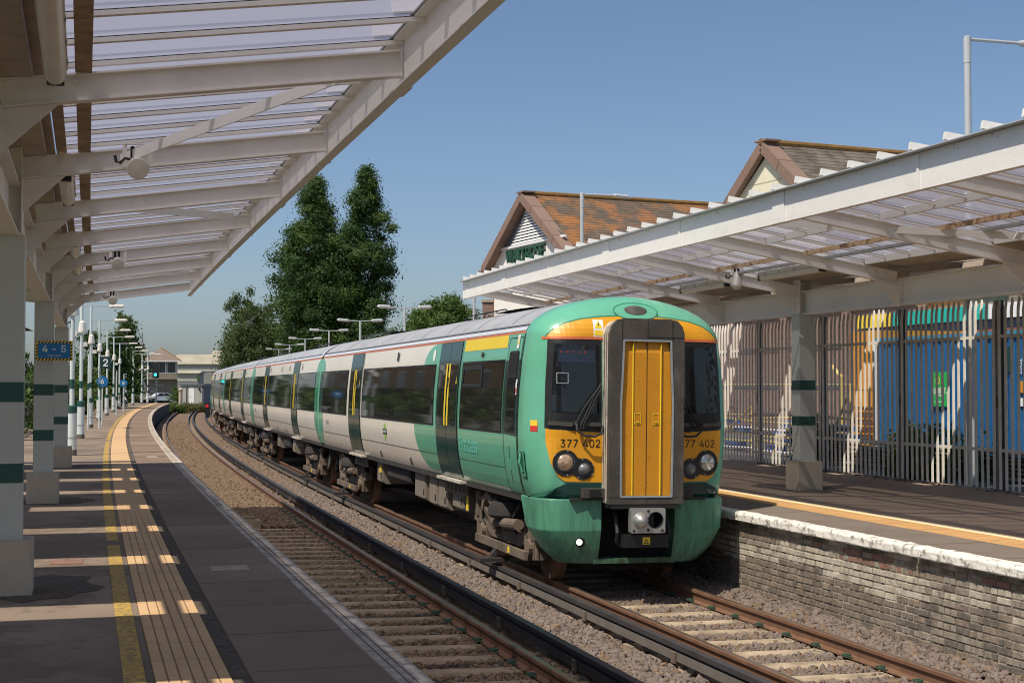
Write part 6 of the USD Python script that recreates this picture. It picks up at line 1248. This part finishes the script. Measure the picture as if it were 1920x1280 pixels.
# ================================================================ the white store with two brown gables
def gable_house(D, apex_px, heading, hw, zr, ze, L, label, louvre, roofmat, seed):
    ap = px_at(D, *apex_px); h = math.radians(heading); T = Thing('store_building', label, 'building', [ap[0], ap[1], .9], math.pi / 2 - h - math.pi, 'gabled store buildings'); # local +x runs along the wall towards the camera, +y away from the wall outward
    x_ = np.array([-math.sin(h), -math.cos(h)]); 
    _p = T.part
    def fp(name, geo, m, parent=None, **k):
        if isinstance(geo, MB): geo = geo.get()
        v = np.array(geo[0], float); v[:, 1] *= -1; return _p(name, (v, geo[1]), m, parent, **k)
    T.part = fp
    # local frame: x along wall toward the viewer's right, -y into the building
    zr -= .9; ze -= .9
    wall = Polygon([(-hw + .5, 0), (hw - .5, 0), (hw - .5, ze + .2), (0, zr - .45), (-hw + .5, ze + .2)])
    Y = T
    face = MB().poly(wall, lambda u, v: np.stack([u, np.zeros(len(u)), v], -1)); T.part('front_wall', face, 'gable_white' if louvre else 'gable_cream')
    for sg in (-1, 1): T.part('side_wall', MB().box(sg * (hw - .5) - .05, sg * (hw - .5) + .05, -L, 0, 0, ze + .2), 'brick_red' if sg < 0 else 'gable_white')
    over = .45 if louvre else .25; rfm = []
    for sg in (-1, 1):
        v = np.array([[0, over, zr], [sg * hw, over, ze], [sg * hw, -L, ze], [0, -L, zr]]); n = np.array([sg * (zr - ze), 0, hw]); n = n / np.linalg.norm(n) * .12
        rp = T.part('roof', MB().add(np.vstack([v, v - n]), [[0, 1, 2, 3], [4, 5, 6, 7], [0, 1, 5, 4], [1, 2, 6, 5]]), roofmat)
        # courses of tiles
        if sg > 0:
            for k in range(22):
                t0, t1 = k / 22, (k + 1.15) / 22; p0, p1 = np.array([sg * hw * t0, 0, zr + (ze - zr) * t0]), np.array([sg * hw * t1, 0, zr + (ze - zr) * t1]); q0 = p0 + n * .08; q1 = p1 + n * .2
                T.part('tile_course', MB().add(np.array([[*q0[:1], -.3, q0[2]], [*q1[:1], -.3, q1[2]], [*q1[:1], -L, q1[2]], [*q0[:1], -L, q0[2]], [p1[0], -.3, p1[2]], [p1[0], -L, p1[2]]]), [[0, 1, 2, 3], [1, 4, 5, 2]]), roofmat, rp)
        d = np.array([sg * hw, 0, ze - zr]); 
        # verge: brown boxed bargeboard
        for k in range(4):
            a_, b_ = d * (k / 4 + .003), d * ((k + 1) / 4 - .003); o = np.array([0, over, zr]); 
            vb = T.part('verge_panel', MB().bar(o + a_ + [0, .02, -.16], o + b_ + [0, .02, -.16], .06, .34, up=(0, 0, 1)), 'verge_brown'); T.part('verge_capping', MB().bar(o + a_ + n * .6 + [0, -.28, .0], o + b_ + n * .6 + [0, -.28, .0], .66, .06), 'verge_brown', vb)
        T.part('soffit', MB().add(np.array([[0, over - .05, zr - .30], [sg * hw, over - .05, ze - .30], [sg * hw, 0, ze - .30], [0, 0, zr - .30]]), [[0, 1, 2, 3]]), 'verge_brown')
        T.part('eaves_box', MB().box(sg * hw - .45, sg * hw + .25, over - .9, over + .05, ze - .62, ze - .1), 'verge_brown')
    T.part('ridge', MB().tube([(0, .3, zr + .06), (0, -L, zr + .06)], .13, 8), 'ridge_tile'); T.part('apex_cap', MB().box(-.4, .4, over - .65, over + .06, zr + .06, zr + .13), 'verge_brown')
    if louvre:
        zb = ze + 1.0
        for k in range(19):
            z = zb + k * .145
            w = (hw - .8) * (zr - .62 - z) / (zr - ze - .0)
            if w < .1: break
            T.part('louvre', MB().bar((-w, .05, z), (w, .05, z), .095, .02, up=(0, .94, .35)), 'bus_white')
        T.part('louvre_back', MB().poly(Polygon([(-(hw - .85), zb - .08), (hw - .85, zb - .08), (0, zr - .6)]), lambda u, v: np.stack([u, np.full(len(u), .012), v], -1)), 'hut_dark'); T.part('louvre_sill', MB().box(-(hw - .7), hw - .7, .0, .12, zb - .2, zb - .08), 'bus_white')
        tx = lettering('WAITROSE', (-.3, .14, ze + .40), (1, 0, 0), (0, 0, 1), .62, True, depth=.12); v = tx[0]; v[:, 0] = v[:, 0]; T.part('store_lettering', (v, tx[1]), 'sign_letter_green')
    else:
        for z in (ze + 1.0, ze + 2.1): T.part('panel_joint', MB().box(-(hw - .6) * (zr - z) / (zr - ze), (hw - .6) * (zr - z) / (zr - ze), .0, .012, z, z + .02), 'mortar_pale')
    return T
SGN = 1
# mirror the local frame so that -y runs into the building: x towards the camera is the viewer's right
class _G: pass
def place_gable(D, apex, heading, hw, zr, ze, L, label, louvre, roofmat, seed):
    T = gable_house(D, apex, heading, hw, zr, ze, L, label, louvre, roofmat, seed); return T
place_gable(70, (992, 364), -24, 4.9, 12.05, 8.75, 16, 'white store building with a brown louvred gable, green letters and lichened roof', True, 'roof_tile', 1)
place_gable(55, (1440, 268), -24, 4.6, 12.0, 8.4, 20, 'store building with a taller cream gable and grey tiled roof, at the right', False, 'roof_tile_grey', 2)
T = Thing('brick_chimney', 'small red brick wall end beside the white store wall under the right canopy end', 'wall', px_at(80, 918, 570) * [1, 1, 0] + [0, 0, .9]); T.part('brick_pier', MB().box(-.4, .4, -.4, .4, 0, 6.4), 'far_brick'); T.part('cap', MB().box(-.46, .46, -.46, .46, 6.4, 6.55), 'concrete'); T.part('white_pier', MB().box(.41, 1.6, -.2, .3, 0, 6.3), 'gable_white')
# small things on the right wall and ballast
T = Thing('wall_plate', 'small white mile plate with red and green marks on the brick platform wall', 'plate', W(12.65, 1.57, .2), phi(12.65)); T.part('plate', MB().cbox(12.60, 12.70, 1.562, 1.572, .10, .31), 'text_white', world=True)
for (a, b, z0, z1, m) in ((12.66, 12.685, .195, .225, 'warn_red'), (12.615, 12.66, .19, .215, 'teal'), (12.615, 12.635, .15, .19, 'teal')): T.part('mark', MB().cbox(a, b, 1.558, 1.562, z0, z1), m, world=True)
R2, F2 = np.array([-math.sin(th(12.65)), -math.cos(th(12.65)), 0]), np.array([0, 0, 1.0])
T.part('print', lettering('124', W(12.65, 1.5605, .275), R2, F2, .022), 'text_black', world=True); T.part('print', lettering('79S', W(12.65, 1.5605, .243), R2, F2, .02), 'text_black', world=True); T.part('print', lettering('30', W(12.665, 1.5605, .13), R2, F2, .02), 'text_black', world=True)
pb = MB(); m = trimesh.creation.icosphere(1, .09); r = np.random.default_rng(4); v = m.vertices * r.uniform(.8, 1.15, (len(m.vertices), 1)) * [1.0, .35, .8]; c, s_ = math.cos(phi(12.1)), math.sin(phi(12.1)); o = W(12.1, 1.49, -.06); single('broken_slab', (np.stack([o[0] + v[:, 0] * c - v[:, 1] * s_, o[1] + v[:, 0] * s_ + v[:, 1] * c, o[2] + v[:, 2]], 1), m.faces), 'gable_white', 'broken white lump of concrete leaning on the platform wall in the ballast', 'concrete lump')
